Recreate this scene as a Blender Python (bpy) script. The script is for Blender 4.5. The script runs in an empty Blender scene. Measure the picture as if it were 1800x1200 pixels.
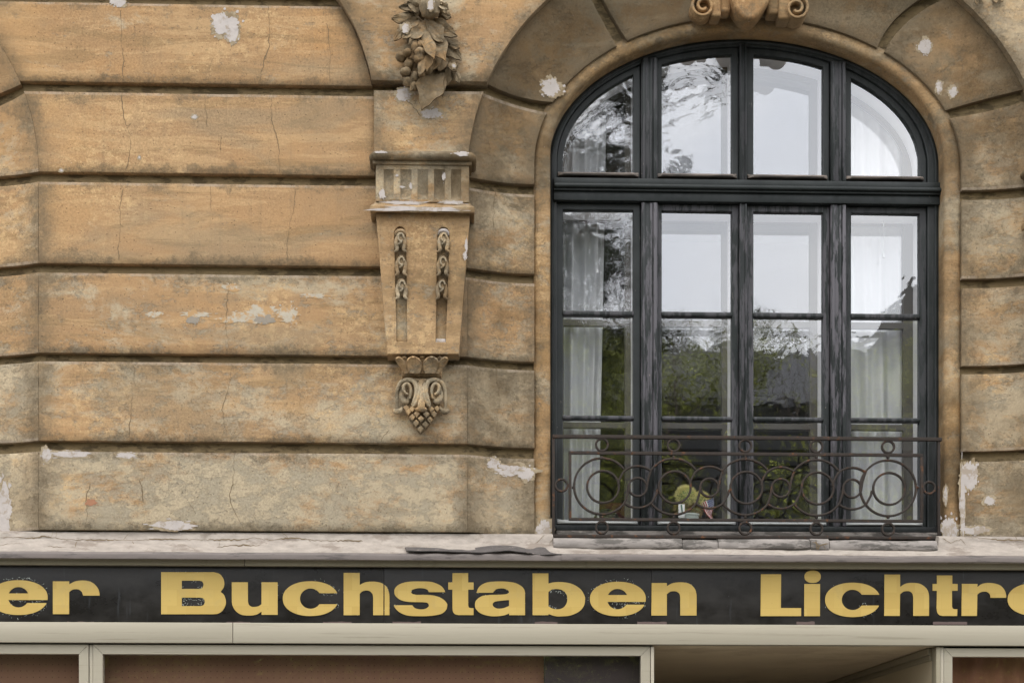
import bpy, bmesh, math, random
from mathutils import Vector, Matrix, noise

# ------------------------------------------------------------------ camera, sky, sun, exposure
EYE = 1.6                 # eye height above the pavement (m)
DIST = 8.0                # the photographer stands 8 m from the facade
YAW = 0.0347              # the wall is not quite square to the camera
FOC = 3000.0              # focal length in picture units (60 mm on a 36 mm wide frame of 1800)
CX, HY = 900.0, 1425.0    # middle column and eye-level row of the survey picture

S = bpy.context.scene
C = S.collection
cam_d = bpy.data.cameras.new("camera")
cam_d.sensor_width = 36.0
cam_d.lens = 60.0
cam_d.shift_y = (HY - 600.0) / 1800.0
cam_d.clip_start = 0.05
cam_d.clip_end = 500.0
cam = bpy.data.objects.new("camera", cam_d)
C.objects.link(cam)
cam.location = (0.0, -DIST, EYE)
cam.rotation_euler = (math.pi / 2, 0.0, -YAW)
S.camera = cam

SUN_EL, SUN_AZ = math.radians(62), math.radians(-30)   # azimuth measured from straight in front of the facade, towards its left
world = bpy.data.worlds.new("World")
S.world = world
world.use_nodes = True
wn, wl = world.node_tree.nodes, world.node_tree.links
bg = wn["Background"]
sky = wn.new("ShaderNodeTexSky")
sky.sky_type = 'NISHITA'
sky.sun_disc = False
sky.sun_elevation = SUN_EL
sky.sun_rotation = math.radians(180) + SUN_AZ
cloud_c = wn.new("ShaderNodeTexCoord")
cloud_n = wn.new("ShaderNodeTexNoise")
cloud_n.inputs["Scale"].default_value = 6.5
cloud_n.inputs["Detail"].default_value = 6.0
cloud_r = wn.new("ShaderNodeValToRGB")
cloud_r.color_ramp.elements[0].position = 0.3
cloud_r.color_ramp.elements[0].color = (17.5, 18.1, 19.4, 1)
cloud_r.color_ramp.elements[1].position = 0.7
cloud_r.color_ramp.elements[1].color = (23.5, 23.4, 23.4, 1)
sep = wn.new("ShaderNodeSeparateXYZ")
zen = wn.new("ShaderNodeMapRange")
zen.inputs["From Min"].default_value = 0.0
zen.inputs["From Max"].default_value = 1.0
zen.inputs["To Min"].default_value = 0.92
zen.inputs["To Max"].default_value = 1.75
zmul = wn.new("ShaderNodeVectorMath")
zmul.operation = 'SCALE'
mixs = wn.new("ShaderNodeMix")
mixs.data_type = 'RGBA'
mixs.inputs["Factor"].default_value = 0.9
wl.new(cloud_c.outputs["Generated"], cloud_n.inputs["Vector"])
wl.new(cloud_n.outputs["Fac"], cloud_r.inputs["Fac"])
wl.new(sky.outputs[0], mixs.inputs["A"])
wl.new(cloud_c.outputs["Generated"], sep.inputs[0])
wl.new(sep.outputs["Z"], zen.inputs["Value"])
wl.new(cloud_r.outputs["Color"], zmul.inputs[0])
wl.new(zen.outputs["Result"], zmul.inputs["Scale"])
wl.new(zmul.outputs[0], mixs.inputs["B"])
wl.new(mixs.outputs["Result"], bg.inputs["Color"])
bg.inputs["Strength"].default_value = 0.105

sun_d = bpy.data.lights.new("sun", 'SUN')
sun_d.energy = 1.2
sun_d.angle = math.radians(11)
sun_d.color = (1.0, 0.95, 0.86)
sun = bpy.data.objects.new("sun", sun_d)
C.objects.link(sun)
sd = Vector((math.sin(SUN_AZ) * math.cos(SUN_EL), -math.cos(SUN_AZ) * math.cos(SUN_EL), math.sin(SUN_EL)))
sun.rotation_euler = sd.to_track_quat('Z', 'Y').to_euler()
sun.location = sd * 30

S.view_settings.view_transform = 'Standard'
S.view_settings.look = 'None'
S.view_settings.exposure = 0.0
S.view_settings.gamma = 1.0
S.view_settings.use_curve_mapping = False
S.render.engine = 'CYCLES'
S.cycles.use_denoising = True
S.cycles.max_bounces = 10
S.cycles.transparent_max_bounces = 16
S.cycles.sample_clamp_indirect = 6.0

RND = random.Random(7)


# ------------------------------------------------------------------ survey: a measured picture point on the plane y -> metres
def W(px, py, y=0.0):
    xc, zc = (px - CX) / FOC, (HY - py) / FOC
    dx = math.sin(YAW) + xc * math.cos(YAW)
    dy = math.cos(YAW) - xc * math.sin(YAW)
    t = (DIST + y) / dy
    return (t * dx, EYE + t * zc)


def PX(n, y=0.0):
    return n * (DIST + y) / FOC


# ------------------------------------------------------------------ object helpers
def thing(name, label, cat, loc=(0, 0, 0), group=None, kind=None):
    o = bpy.data.objects.new(name, None)
    o.empty_display_size = 0.1
    C.objects.link(o)
    o.location = loc
    o["label"] = label
    o["category"] = cat
    if group:
        o["group"] = group
    if kind:
        o["kind"] = kind
    return o


def link(name, mesh, mat=None, parent=None, label=None):
    o = bpy.data.objects.new(name, mesh)
    C.objects.link(o)
    if mat is not None and not mesh.materials:
        for m in (mat if isinstance(mat, (list, tuple)) else [mat]):
            mesh.materials.append(m)
    if parent is not None:
        o.parent = parent
        p, off = parent, Vector((0, 0, 0))
        while p is not None:
            off += p.location
            p = p.parent
        o.location = -off
    if label:
        o["label"] = label
    return o


def finish(mesh, angle=40):
    mesh.shade_smooth()
    mesh.set_sharp_from_angle(angle=math.radians(angle))
    return mesh


def bm_mesh(name, bm, angle=40):
    me = bpy.data.meshes.new(name)
    bm.to_mesh(me)
    bm.free()
    return finish(me, angle)


def pyd(name, v, f, angle=40):
    me = bpy.data.meshes.new(name)
    me.from_pydata(v, [], f)
    me.update()
    return finish(me, angle)


def beam_bm(bm, x0, x1, y0, y1, z0, z1, bev=0.0, seg=2):
    r = bmesh.ops.create_cube(bm, size=1.0)
    vs = r["verts"]
    for v in vs:
        v.co = Vector((x0 + (v.co.x + .5) * (x1 - x0), y0 + (v.co.y + .5) * (y1 - y0), z0 + (v.co.z + .5) * (z1 - z0)))
    if bev > 0:
        es = list({e for v in vs for e in v.link_edges})
        bmesh.ops.bevel(bm, geom=es, offset=bev, segments=seg, affect='EDGES', profile=0.6)


def beam(name, x0, x1, y0, y1, z0, z1, mat, parent=None, bev=0.003, label=None):
    bm = bmesh.new()
    beam_bm(bm, min(x0, x1), max(x0, x1), min(y0, y1), max(y0, y1), min(z0, z1), max(z0, z1), bev)
    return link(name, bm_mesh(name, bm), mat, parent, label)


def plate_mesh(name, loops, y0, y1, bev=0.0, res=1):
    """flat board with holes: loops are (x, z) outlines; front face at y0, back at y1"""
    cu = bpy.data.curves.new(name, 'CURVE')
    cu.dimensions = '2D'
    cu.fill_mode = 'BOTH'
    for lp in loops:
        sp = cu.splines.new('POLY')
        sp.points.add(len(lp) - 1)
        for p, (x, z) in zip(sp.points, lp):
            p.co = (x, z, 0, 1)
        sp.use_cyclic_u = True
    half = (y1 - y0) / 2
    cu.extrude = max(half - bev, 1e-5)
    cu.bevel_depth = bev
    cu.bevel_resolution = res
    cu.offset = -bev
    ob = bpy.data.objects.new(name, cu)
    me = bpy.data.meshes.new_from_object(ob)
    bpy.data.objects.remove(ob)
    bpy.data.curves.remove(cu)
    me.name = name
    mid = (y0 + y1) / 2
    for v in me.vertices:
        x, z, h = v.co
        v.co = (x, mid - h, z)
    me.materials.clear()
    return finish(me)


def plate(name, loops, y0, y1, mat, parent=None, bev=0.0, label=None):
    return link(name, plate_mesh(name, loops, y0, y1, bev), mat, parent, label)


def rect(x0, x1, z0, z1):
    return [(x0, z0), (x1, z0), (x1, z1), (x0, z1)]


def sweep2d(name, path, profile, closed=False, closed_prof=False, flip=False, wob=0.0):
    """sweep a (normal offset, depth) profile along a path in the facade plane"""
    n = len(path)
    P = [Vector((p[0], p[1])) for p in path]
    verts, faces = [], []
    for i in range(n):
        a = P[i - 1] if (i > 0 or closed) else P[i]
        b = P[(i + 1) % n] if (i < n - 1 or closed) else P[i]
        t1 = (P[i] - a)
        t2 = (b - P[i])
        t1 = t1.normalized() if t1.length > 1e-9 else t2.normalized()
        t2 = t2.normalized() if t2.length > 1e-9 else t1
        t = (t1 + t2).normalized()
        nn = Vector((-t.y, t.x))
        k = 1.0 / max(0.5, nn.dot(Vector((-t1.y, t1.x))))
        for (o, y) in profile:
            q = P[i] + nn * o * k
            w = wob * noise.noise((q.x * 6, y * 9, q.y * 6)) if wob else 0
            verts.append((q.x, y + w, q.y))
    m = len(profile)
    mm = m if closed_prof else m - 1
    for i in range(n if closed else n - 1):
        j = (i + 1) % n
        for k in range(mm):
            k2 = (k + 1) % m
            f = (i * m + k, j * m + k, j * m + k2, i * m + k2)
            faces.append(f[::-1] if flip else f)
    if closed_prof and not closed:
        faces.append(tuple(range(m))[::-1] if not flip else tuple(range(m)))
        e = [(n - 1) * m + k for k in range(m)]
        faces.append(tuple(e) if not flip else tuple(e[::-1]))
    return pyd(name, verts, faces)


def tube_vf(path, radii, sides=8, verts=None, faces=None, cap=True):
    verts = [] if verts is None else verts
    faces = [] if faces is None else faces
    P = [Vector(p) for p in path]
    n = len(P)
    if not isinstance(radii, (list, tuple)):
        radii = [radii] * n
    base = len(verts)
    up = Vector((0, 1, 0))
    for i in range(n):
        t = (P[min(i + 1, n - 1)] - P[max(i - 1, 0)]).normalized()
        if abs(t.dot(up)) > .95:
            up = Vector((1, 0, 0))
        u = t.cross(up).normalized()
        v = u.cross(t).normalized()
        up = v
        for k in range(sides):
            a = 2 * math.pi * k / sides
            q = P[i] + (u * math.cos(a) + v * math.sin(a)) * radii[i]
            verts.append(tuple(q))
    for i in range(n - 1):
        for k in range(sides):
            k2 = (k + 1) % sides
            faces.append((base + i * sides + k, base + i * sides + k2, base + (i + 1) * sides + k2, base + (i + 1) * sides + k))
    if cap:
        faces.append(tuple(base + k for k in range(sides))[::-1])
        faces.append(tuple(base + (n - 1) * sides + k for k in range(sides)))
    return verts, faces


def cat(pts, sub=6, closed=False):
    """Catmull-Rom through points of any dimension"""
    P = [Vector(p) for p in pts]
    n = len(P)
    out = []
    for i in range(n if closed else n - 1):
        p0 = P[(i - 1) % n] if (closed or i > 0) else P[0] * 2 - P[1]
        p1, p2 = P[i], P[(i + 1) % n]
        p3 = P[(i + 2) % n] if (closed or i < n - 2) else P[-1] * 2 - P[-2]
        for k in range(sub):
            t = k / sub
            out.append(tuple(0.5 * ((2 * p1) + (p2 - p0) * t + (2 * p0 - 5 * p1 + 4 * p2 - p3) * t * t + (3 * p1 - p0 - 3 * p2 + p3) * t ** 3)))
    if not closed:
        out.append(tuple(P[-1]))
    return out


def lump(name, c, r, mat, parent, rot=0.0, seed=0, rough=0.08, seg=14, rings=9, label=None):
    bm = bmesh.new()
    bmesh.ops.create_uvsphere(bm, u_segments=seg, v_segments=rings, radius=1.0)
    ca, sa = math.cos(rot), math.sin(rot)
    for v in bm.verts:
        k = 1 + rough * noise.noise(v.co * 1.7 + Vector((seed * 3.1, seed, 0)))
        x, y, z = v.co.x * r[0] * k, v.co.y * r[1] * k, v.co.z * r[2] * k
        v.co = Vector((c[0] + x * ca - z * sa, c[1] + y, c[2] + x * sa + z * ca))
    return link(name, bm_mesh(name, bm, 60), mat, parent, label)


# ------------------------------------------------------------------ material helpers
class NT:
    def __init__(self, name):
        self.m = bpy.data.materials.new(name)
        self.m.use_nodes = True
        self.t = self.m.node_tree
        self.n, self.l = self.t.nodes, self.t.links
        self.b = self.n["Principled BSDF"]
        self.co = self.n.new("ShaderNodeTexCoord").outputs["Object"]

    def put(self, sock, val):
        if hasattr(val, "links") or isinstance(val, bpy.types.NodeSocket):
            self.l.new(val, sock)
        elif isinstance(val, (tuple, list)) and len(val) == 3 and sock.type == 'RGBA':
            sock.default_value = (*val, 1)
        else:
            sock.default_value = val

    def mapping(self, scale=(1, 1, 1), rot=(0, 0, 0), loc=(0, 0, 0), src=None):
        n = self.n.new("ShaderNodeMapping")
        n.inputs["Scale"].default_value = scale
        n.inputs["Rotation"].default_value = rot
        n.inputs["Location"].default_value = loc
        self.l.new(src or self.co, n.inputs["Vector"])
        return n.outputs[0]

    def noise(self, scale, detail=4, rough=.55, vec=None, dist=0.0):
        n = self.n.new("ShaderNodeTexNoise")
        n.inputs["Scale"].default_value = scale
        n.inputs["Detail"].default_value = detail
        n.inputs["Roughness"].default_value = rough
        n.inputs["Distortion"].default_value = dist
        self.l.new(vec or self.co, n.inputs["Vector"])
        return n.outputs["Fac"]

    def ramp(self, fac, a, b, ca=0.0, cb=1.0):
        n = self.n.new("ShaderNodeMapRange")
        n.interpolation_type = 'SMOOTHSTEP'
        self.put(n.inputs["Value"], fac)
        n.inputs["From Min"].default_value = a
        n.inputs["From Max"].default_value = b
        self.put(n.inputs["To Min"], ca)
        self.put(n.inputs["To Max"], cb)
        return n.outputs["Result"]

    def math(self, op, a, b=0.0):
        n = self.n.new("ShaderNodeMath")
        n.operation = op
        self.put(n.inputs[0], a)
        self.put(n.inputs[1], b)
        return n.outputs[0]

    def mix(self, fac, a, b, mode='MIX'):
        n = self.n.new("ShaderNodeMix")
        n.data_type = 'RGBA'
        n.blend_type = mode
        n.clamp_factor = True
        self.put(n.inputs["Factor"], fac)
        self.put(n.inputs["A"], a)
        self.put(n.inputs["B"], b)
        return n.outputs["Result"]

    def attr(self, name, typ='GEOMETRY'):
        n = self.n.new("ShaderNodeAttribute")
        n.attribute_type = typ
        n.attribute_name = name
        return n.outputs["Fac"]

    def bump(self, h, strength=.5, dist=.003, normal=None):
        n = self.n.new("ShaderNodeBump")
        n.inputs["Strength"].default_value = strength
        n.inputs["Distance"].default_value = dist
        self.l.new(h, n.inputs["Height"])
        if normal is not None:
            self.l.new(normal, n.inputs["Normal"])
        return n.outputs[0]

    def done(self, col, rough=.8, bump=None, metal=0.0, spec=.3):
        self.put(self.b.inputs["Base Color"], col)
        self.put(self.b.inputs["Roughness"], rough)
        self.put(self.b.inputs["Metallic"], metal)
        self.b.inputs["Specular IOR Level"].default_value = spec
        if bump is not None:
            self.l.new(bump, self.b.inputs["Normal"])
        return self.m


def plaster(name, base=(.435, .255, .115), tan=(.335, .215, .113), orna=False):
    """old limewashed render: ochre coats brushed over each other, worn to grey, with soot; the object properties grime / wash
    say how each stone has weathered; on the keystone grime also stands in for shade"""
    t = NT(name)
    grime, wash = t.attr("grime", 'OBJECT'), t.attr("wash", 'OBJECT')

    def shifted(n, a, k):
        return t.math('ADD', n, t.math('MULTIPLY', t.math('SUBTRACT', a, .5), k))
    n_big = t.noise(1.3, 8, .66)
    col = t.mix(t.ramp(n_big, .36, .64), base, tan)
    col = t.mix(t.math('MULTIPLY', t.ramp(t.noise(3.7, 10, .72, t.mapping(loc=(2, 2, 2))), .38, .66), .5), col, (.35, .195, .086))
    oi = t.n.new("ShaderNodeObjectInfo")
    col = t.mix(t.ramp(oi.outputs["Random"], 0, 1, 0, .34), col, (.335, .225, .13))
    big = t.noise(.75, 5, .6, t.mapping((1, 1, 1.7), loc=(6, 2, 4)))
    col = t.mix(t.math('MULTIPLY', t.ramp(big, .42, .66), .55), col, (.30, .20, .112))
    # broad brush strokes
    st = t.noise(1.0, 10, .70, t.mapping((1.6, 3, 13), (0, .06, 0)), .5)
    col = t.mix(t.math('MULTIPLY', t.ramp(st, .50, .57), .55), col, (.47, .31, .16))
    st2 = t.noise(1.0, 11, .72, t.mapping((1.3, 3, 8), (0, -.1, 0), (4, 2, 7)), .8)
    col = t.mix(t.math('MULTIPLY', t.ramp(st2, .515, .585), .6), col, (.255, .165, .082))
    # thin upright runs of rain
    ru = t.noise(1.0, 9, .7, t.mapping((22, 3, 1.3), loc=(4, 2, 7)))
    col = t.mix(t.math('MULTIPLY', t.ramp(ru, .52, .66), .22), col, (.19, .14, .085))
    # pale grey-green wash where the ochre has gone
    w1 = t.noise(2.4, 14, .76, t.mapping((1, 1, 1.8), loc=(9, 1, 3)), .3)
    col = t.mix(t.math('MULTIPLY', t.ramp(shifted(w1, wash, .40), .49, .62), .8), col, (.425, .36, .25))
    w2 = t.noise(6.5, 14, .80, t.mapping((1, 1, 1.6), loc=(2, 8, 5)))
    wf2 = t.ramp(shifted(w2, wash, .20), .535, .60)
    col = t.mix(t.math('MULTIPLY', wf2, .6), col, (.285, .25, .185))
    # bright flecks where the top coat still holds
    pk = t.noise(17, 12, .84, t.mapping((1, 1, 1.5), loc=(5, 5, 1)))
    pk2 = t.noise(1.5, 5, .6, t.mapping(loc=(1, 7, 2)))
    pf = t.math('MULTIPLY', t.ramp(pk, .505, .545), t.ramp(pk2, .50, .60))
    col = t.mix(t.math('MULTIPLY', pf, .72), col, (.53, .36, .185))
    # soot: a broad film and finer crusts
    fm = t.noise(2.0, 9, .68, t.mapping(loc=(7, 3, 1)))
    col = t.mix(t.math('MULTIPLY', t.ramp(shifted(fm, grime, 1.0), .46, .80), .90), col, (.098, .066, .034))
    g1 = t.noise(4.1, 14, .80, t.mapping((1, 1, 1.3), loc=(3, 3, 8)), .4)
    col = t.mix(t.math('MULTIPLY', t.ramp(shifted(g1, grime, .30), .555, .66), .75), col, (.125, .10, .064))
    g3 = t.noise(30, 10, .84, t.mapping(loc=(3, 1, 8)))
    g3f = t.math('MULTIPLY', t.ramp(g3, .545, .60), t.ramp(t.noise(1.7, 5, .6, t.mapping(loc=(8, 1, 2))), .47, .60))
    col = t.mix(t.math('MULTIPLY', g3f, .62), col, (.14, .11, .075))
    # smooth grey smears wiped across the courses, and warm places where rain has washed the wall
    sm_ = t.noise(1.0, 5, .55, t.mapping((1.1, 3, 3.2), (0, .22, 0), (3, 6, 6)), .9)
    col = t.mix(t.math('MULTIPLY', t.ramp(sm_, .54, .66), .42), col, (.235, .19, .125))
    wm = t.noise(.9, 4, .55, t.mapping(loc=(12, 3, 5)))
    col = t.mix(t.math('MULTIPLY', t.ramp(wm, .52, .68), .40), col, (.47, .285, .125))
    # dirt that has settled along the arrises
    if not orna:
        edge = t.attr("edge")
        en = t.noise(4.2, 12, .80)
        ee = t.math('SUBTRACT', edge, t.math('MULTIPLY', t.math('SUBTRACT', en, .46), .42))
        ef = t.ramp(ee, -.012, .024, 1.0, 0.0)
        ef = t.math('MULTIPLY', ef, t.ramp(t.noise(21, 10, .82, t.mapping(loc=(4, 9, 2))), .40, .58, .25, 1.0))
        col = t.mix(t.math('MULTIPLY', ef, .66), col, (.12, .095, .062))
        sde = t.math('ADD', t.attr("side"), t.math('MULTIPLY', t.math('SUBTRACT', t.noise(3.2, 10, .74, t.mapping(loc=(8, 8, 1))), .5), .34))
        sf = t.math('MULTIPLY', t.ramp(sde, .0, .13, 1.0, 0.0), t.ramp(t.noise(13, 11, .82, t.mapping(loc=(6, 9, 6))), .36, .60, .45, 1.0))
        col = t.mix(t.math('MULTIPLY', sf, .72), col, (.155, .115, .07))
        lip = t.attr("lip")
        lf = t.math('MULTIPLY', t.ramp(lip, .45, .95), t.ramp(t.noise(6, 9, .75, t.mapping((1, 1, .2), loc=(1, 4, 9))), .42, .60, .05, .60))
        col = t.mix(lf, col, (.36, .29, .22))
    # small lost flakes and pits
    f1 = t.noise(38, 6, .72, t.mapping(loc=(7, 7, 7)))
    col = t.mix(t.math('MULTIPLY', t.ramp(f1, .70, .72), .7), col, (.55, .49, .43))
    vo = t.n.new("ShaderNodeTexVoronoi")
    vo.inputs["Scale"].default_value = 42
    t.l.new(t.co, vo.inputs["Vector"])
    pit = t.ramp(vo.outputs["Distance"], .08, .14, 1.0, 0.0)
    col = t.mix(t.math('MULTIPLY', pit, .5), col, (.10, .075, .05))
    fine = t.noise(95, 6, .8)
    col = t.mix(t.ramp(t.noise(1.3, 4, .6, t.mapping(loc=(2, 7, 7))), .38, .66, .10, .30), col, t.mix(t.ramp(fine, .30, .70), (.06, .06, .06), (.94, .94, .94)), 'OVERLAY')
    h = t.math('ADD', t.math('MULTIPLY', fine, .5), t.math('ADD', t.math('MULTIPLY', wf2, -.5), t.math('MULTIPLY', t.noise(18, 9, .75), 1.2)))
    h = t.math('SUBTRACT', h, t.math('MULTIPLY', pit, .8))
    return t.done(col, .9, t.bump(h, .7, .004), spec=.15)


def simple(name, col, rough=.6, metal=0.0, var=.12, scale=30, bump=.2, spec=.4, stretch=(1, 1, 1), dist=.001, dark=None, dscale=9, dthr=.6):
    t = NT(name)
    n1 = t.noise(scale, 7, .65, t.mapping(stretch))
    c = t.mix(n1, tuple(x * (1 - var * 2) for x in col), tuple(min(1, x * (1 + var * 2)) for x in col))
    if dark:
        d = t.noise(dscale, 10, .72, t.mapping(stretch, loc=(3, 5, 1)))
        c = t.mix(t.ramp(d, dthr - .04, dthr + .05), c, dark)
    return t.done(c, rough, t.bump(n1, bump, dist), metal, spec)


M = {}
M["plaster"] = plaster("ochre_plaster")
M["orna"] = plaster("ochre_ornament_plaster", (.42, .25, .105), (.31, .21, .11), True)
M["joint"] = simple("sooty_joint_plaster", (.25, .185, .10), .9, 0, .2, 22, .5, .2, (1, 1, 2.5), .002, (.12, .09, .05), 8, .52)
M["white"] = simple("bare_lime_plaster", (.44, .395, .365), .9, 0, .12, 26, .5, .2, dist=.002, dark=(.33, .275, .22), dscale=16, dthr=.55)
M["undercoat"] = simple("tan_undercoat", (.33, .265, .175), .9, 0, .2, 30, .4, .2, dist=.002, dark=(.22, .165, .10), dscale=18, dthr=.52)
M["palewash"] = simple("pale_grey_limewash", (.42, .37, .29), .9, 0, .16, 34, .5, .2, dist=.002, dark=(.42, .265, .13), dscale=20, dthr=.50)
M["greyrender"] = simple("bare_grey_render", (.27, .235, .19), .9, 0, .14, 30, .5, .2, dist=.002)
M["crack"] = simple("crack_shadow_dirt", (.16, .118, .072), 1.0, 0, .1, 40, .1, .1)
M["rust_spot"] = simple("red_brown_stain", (.34, .17, .10), .9, 0, .1, 30, .1, .1)
M["ledge"] = simple("pinkish_ledge_plaster", (.30, .262, .225), .9, 0, .26, 16, .9, .2, (1, 1, 2.2), .006, (.21, .175, .145), 5, .56)
M["sillst"] = simple("grey_weathered_sill", (.235, .21, .19), .85, 0, .25, 24, .6, .25, (.6, 1, 2.4), .003, (.10, .09, .08), 9, .50)
M["lip"] = simple("brown_grey_sheet_metal", (.135, .112, .10), .6, .0, .15, 18, .2, .4, (.6, 1, 4), .001, (.075, .062, .056), 8, .55)
M["felt"] = simple("black_bitumen_felt", (.085, .075, .07), .95, 0, .25, 40, .8, .2, dist=.002, dark=(.2, .17, .15), dscale=20, dthr=.6)
M["iron"] = simple("rusty_painted_iron", (.036, .028, .023), .7, .1, .22, 60, .5, .22, dist=.001, dark=(.12, .052, .024), dscale=30, dthr=.60)
M["khaki"] = simple("khaki_anodised_aluminium", (.27, .235, .165), .45, .25, .05, 90, .15, .4, (1, 1, 1), .0004, (.20, .17, .115), 5, .62)
M["alu"] = simple("pale_champagne_aluminium", (.385, .345, .265), .42, .2, .035, 8, .04, .45, (.4, 1, 18), .0005, (.31, .275, .205), 3, .60)
M["gap"] = simple("black_gap", (.012, .011, .010), .8)
M["curtain"] = None
M["white_paint"] = simple("white_inner_paint", (.78, .78, .79), .5, 0, .03, 20, .1, .4)
M["inner_wood"] = simple("brown_grey_inner_wood", (.085, .078, .066), .55, 0, .1, 20, .2, .4)


def frame_paint():
    t = NT("worn_blue_black_paint")
    g = t.noise(1.0, 9, .7, t.mapping((34, 20, 5)))
    d = t.noise(5, 6, .6)
    col = t.mix(t.ramp(d, .35, .7), (.0125, .0155, .0150), (.024, .0275, .027))
    worn = t.math('MULTIPLY', t.ramp(g, .47, .54), t.attr("worn", 'OBJECT'))
    col = t.mix(worn, col, (.105, .098, .108))
    fl = t.noise(1.0, 8, .75, t.mapping((60, 40, 22)))
    col = t.mix(t.math('MULTIPLY', t.ramp(fl, .66, .69), .8), col, (.30, .27, .23))
    h = t.math('ADD', g, t.math('MULTIPLY', worn, -.6))
    return t.done(col, t.ramp(g, .3, .7, .34, .6), t.bump(h, .5, .0018), 0, .28)


M["frame"] = frame_paint()


def worn_rail():
    t = NT("worn_brown_drip_rail")
    g = t.noise(1.0, 8, .7, t.mapping((7, 20, 60)))
    col = t.mix(t.ramp(g, .42, .6), (.085, .075, .068), (.20, .165, .14))
    return t.done(col, .6, t.bump(g, .3, .001), 0, .35)


M["drip"] = worn_rail()
M["drip_grey"] = simple("grey_painted_drip_rail", (.36, .37, .36), .55, 0, .1, 40, .2, .35, (.5, 1, 3))


def glass_mat(name, refl, wav=.0016, tint=(1, 1, 1), rough=0.0):
    """drawn window glass: looks through, mirrors the street, ripples a little"""
    t = NT(name)
    t.n.remove(t.b)
    out = t.n["Material Output"]
    tr = t.n.new("ShaderNodeBsdfTransparent")
    tr.inputs["Color"].default_value = (*tint, 1)
    gl = t.n.new("ShaderNodeBsdfGlossy")
    gl.inputs["Roughness"].default_value = rough
    gl.inputs["Color"].default_value = (.97, .98, 1, 1)
    mx = t.n.new("ShaderNodeMixShader")
    mx.inputs["Fac"].default_value = refl
    info = t.n.new("ShaderNodeObjectInfo")
    off = t.n.new("ShaderNodeVectorMath")
    off.operation = 'ADD'
    t.l.new(t.co, off.inputs[0])
    sc = t.n.new("ShaderNodeVectorMath")
    sc.operation = 'SCALE'
    sc.inputs[0].default_value = (37, 11, 53)
    t.l.new(info.outputs["Random"], sc.inputs["Scale"])
    t.l.new(sc.outputs[0], off.inputs[1])
    n1 = t.noise(1.0, 2, .5, t.mapping((6, 5, 7.5), src=off.outputs[0]), .6)
    n2 = t.noise(1.0, 3, .6, t.mapping((26, 5, 38), src=off.outputs[0]), .8)
    wv = t.attr("wavy", 'OBJECT')
    h = t.math('ADD', n1, t.math('MULTIPLY', t.math('MULTIPLY', n2, wv), .16))
    nb = t.bump(h, 1.0, wav)
    t.put(nb.node.inputs["Strength"], t.math('ADD', t.math('MULTIPLY', wv, .42), .05))
    t.l.new(nb, gl.inputs["Normal"])
    t.l.new(tr.outputs[0], mx.inputs[1])
    t.l.new(gl.outputs[0], mx.inputs[2])
    t.l.new(mx.outputs[0], out.inputs["Surface"])
    return t.m


M["pane"] = glass_mat("old_window_glass", .20, .0030)
M["pane_in"] = glass_mat("inner_window_glass", .15, .0012)
M["shopglass"] = glass_mat("shop_window_glass", .05, .00012, (.93, .93, .93))


# ------------------------------------------------------------------ geometry of the facade
LV = {0: (5.405, 5.79), 1: (4.9885, 5.357), 2: (4.5696, 4.9408), 3: (4.1453, 4.5218), 4: (3.7291, 4.1003), 5: (3.3208, 3.6893), 6: (2.9071, 3.2704)}
EO = (1.436, 4.570, 1.367, 1.192)     # outer edge of the coved arch: centre x, centre z, half width, rise
EI = (1.4114, 4.6745, 1.0241, 0.7088)    # inner edge of the voussoirs
ER = (1.4094, 4.7217, 0.945, 0.602)     # edge of the reveal
BAY = EO[0] - EO[2] - (-1.9277 + .004)  # width of the plain wall between two coves
LOFF = -(BAY + 2 * EO[2])             # neighbouring arch, to the left
D_IN = 0.085
XL, XR = -3.25, 3.95


def el(E, ph):
    return (E[0] + E[2] * math.cos(ph), E[1] + E[3] * math.sin(ph))


def ephi(E, p):
    return math.atan2((p[1] - E[1]) / E[3], (p[0] - E[0]) / E[2])


def enorm(E, x, z):
    dz = max(0.0, z - E[1]) / E[3]
    return math.hypot((x - E[0]) / E[2], dz)


def cove_s(x, z):
    fo, fi = 1 - enorm(EO, x, z), enorm(EI, x, z) - 1
    return min(1.0, max(0.0, fo / max(1e-6, fo * 1.0 + fi * EI[2] / EO[2])))


def cove(x, z):
    if x < -1.0:
        x -= LOFF
    s = cove_s(x, z)
    return D_IN * (1 - (1 - s) ** 2.1)


def uneven(x, z):
    return .0022 * noise.noise((x * 2.3, 1.7, z * 3.1)) + .0010 * noise.noise((x * 9, 4.7, z * 11))


facade = thing("building_facade", "weathered ochre plaster house front with deep horizontal joints and an arched window opening", "building", (0.35, 0, 0))


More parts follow.
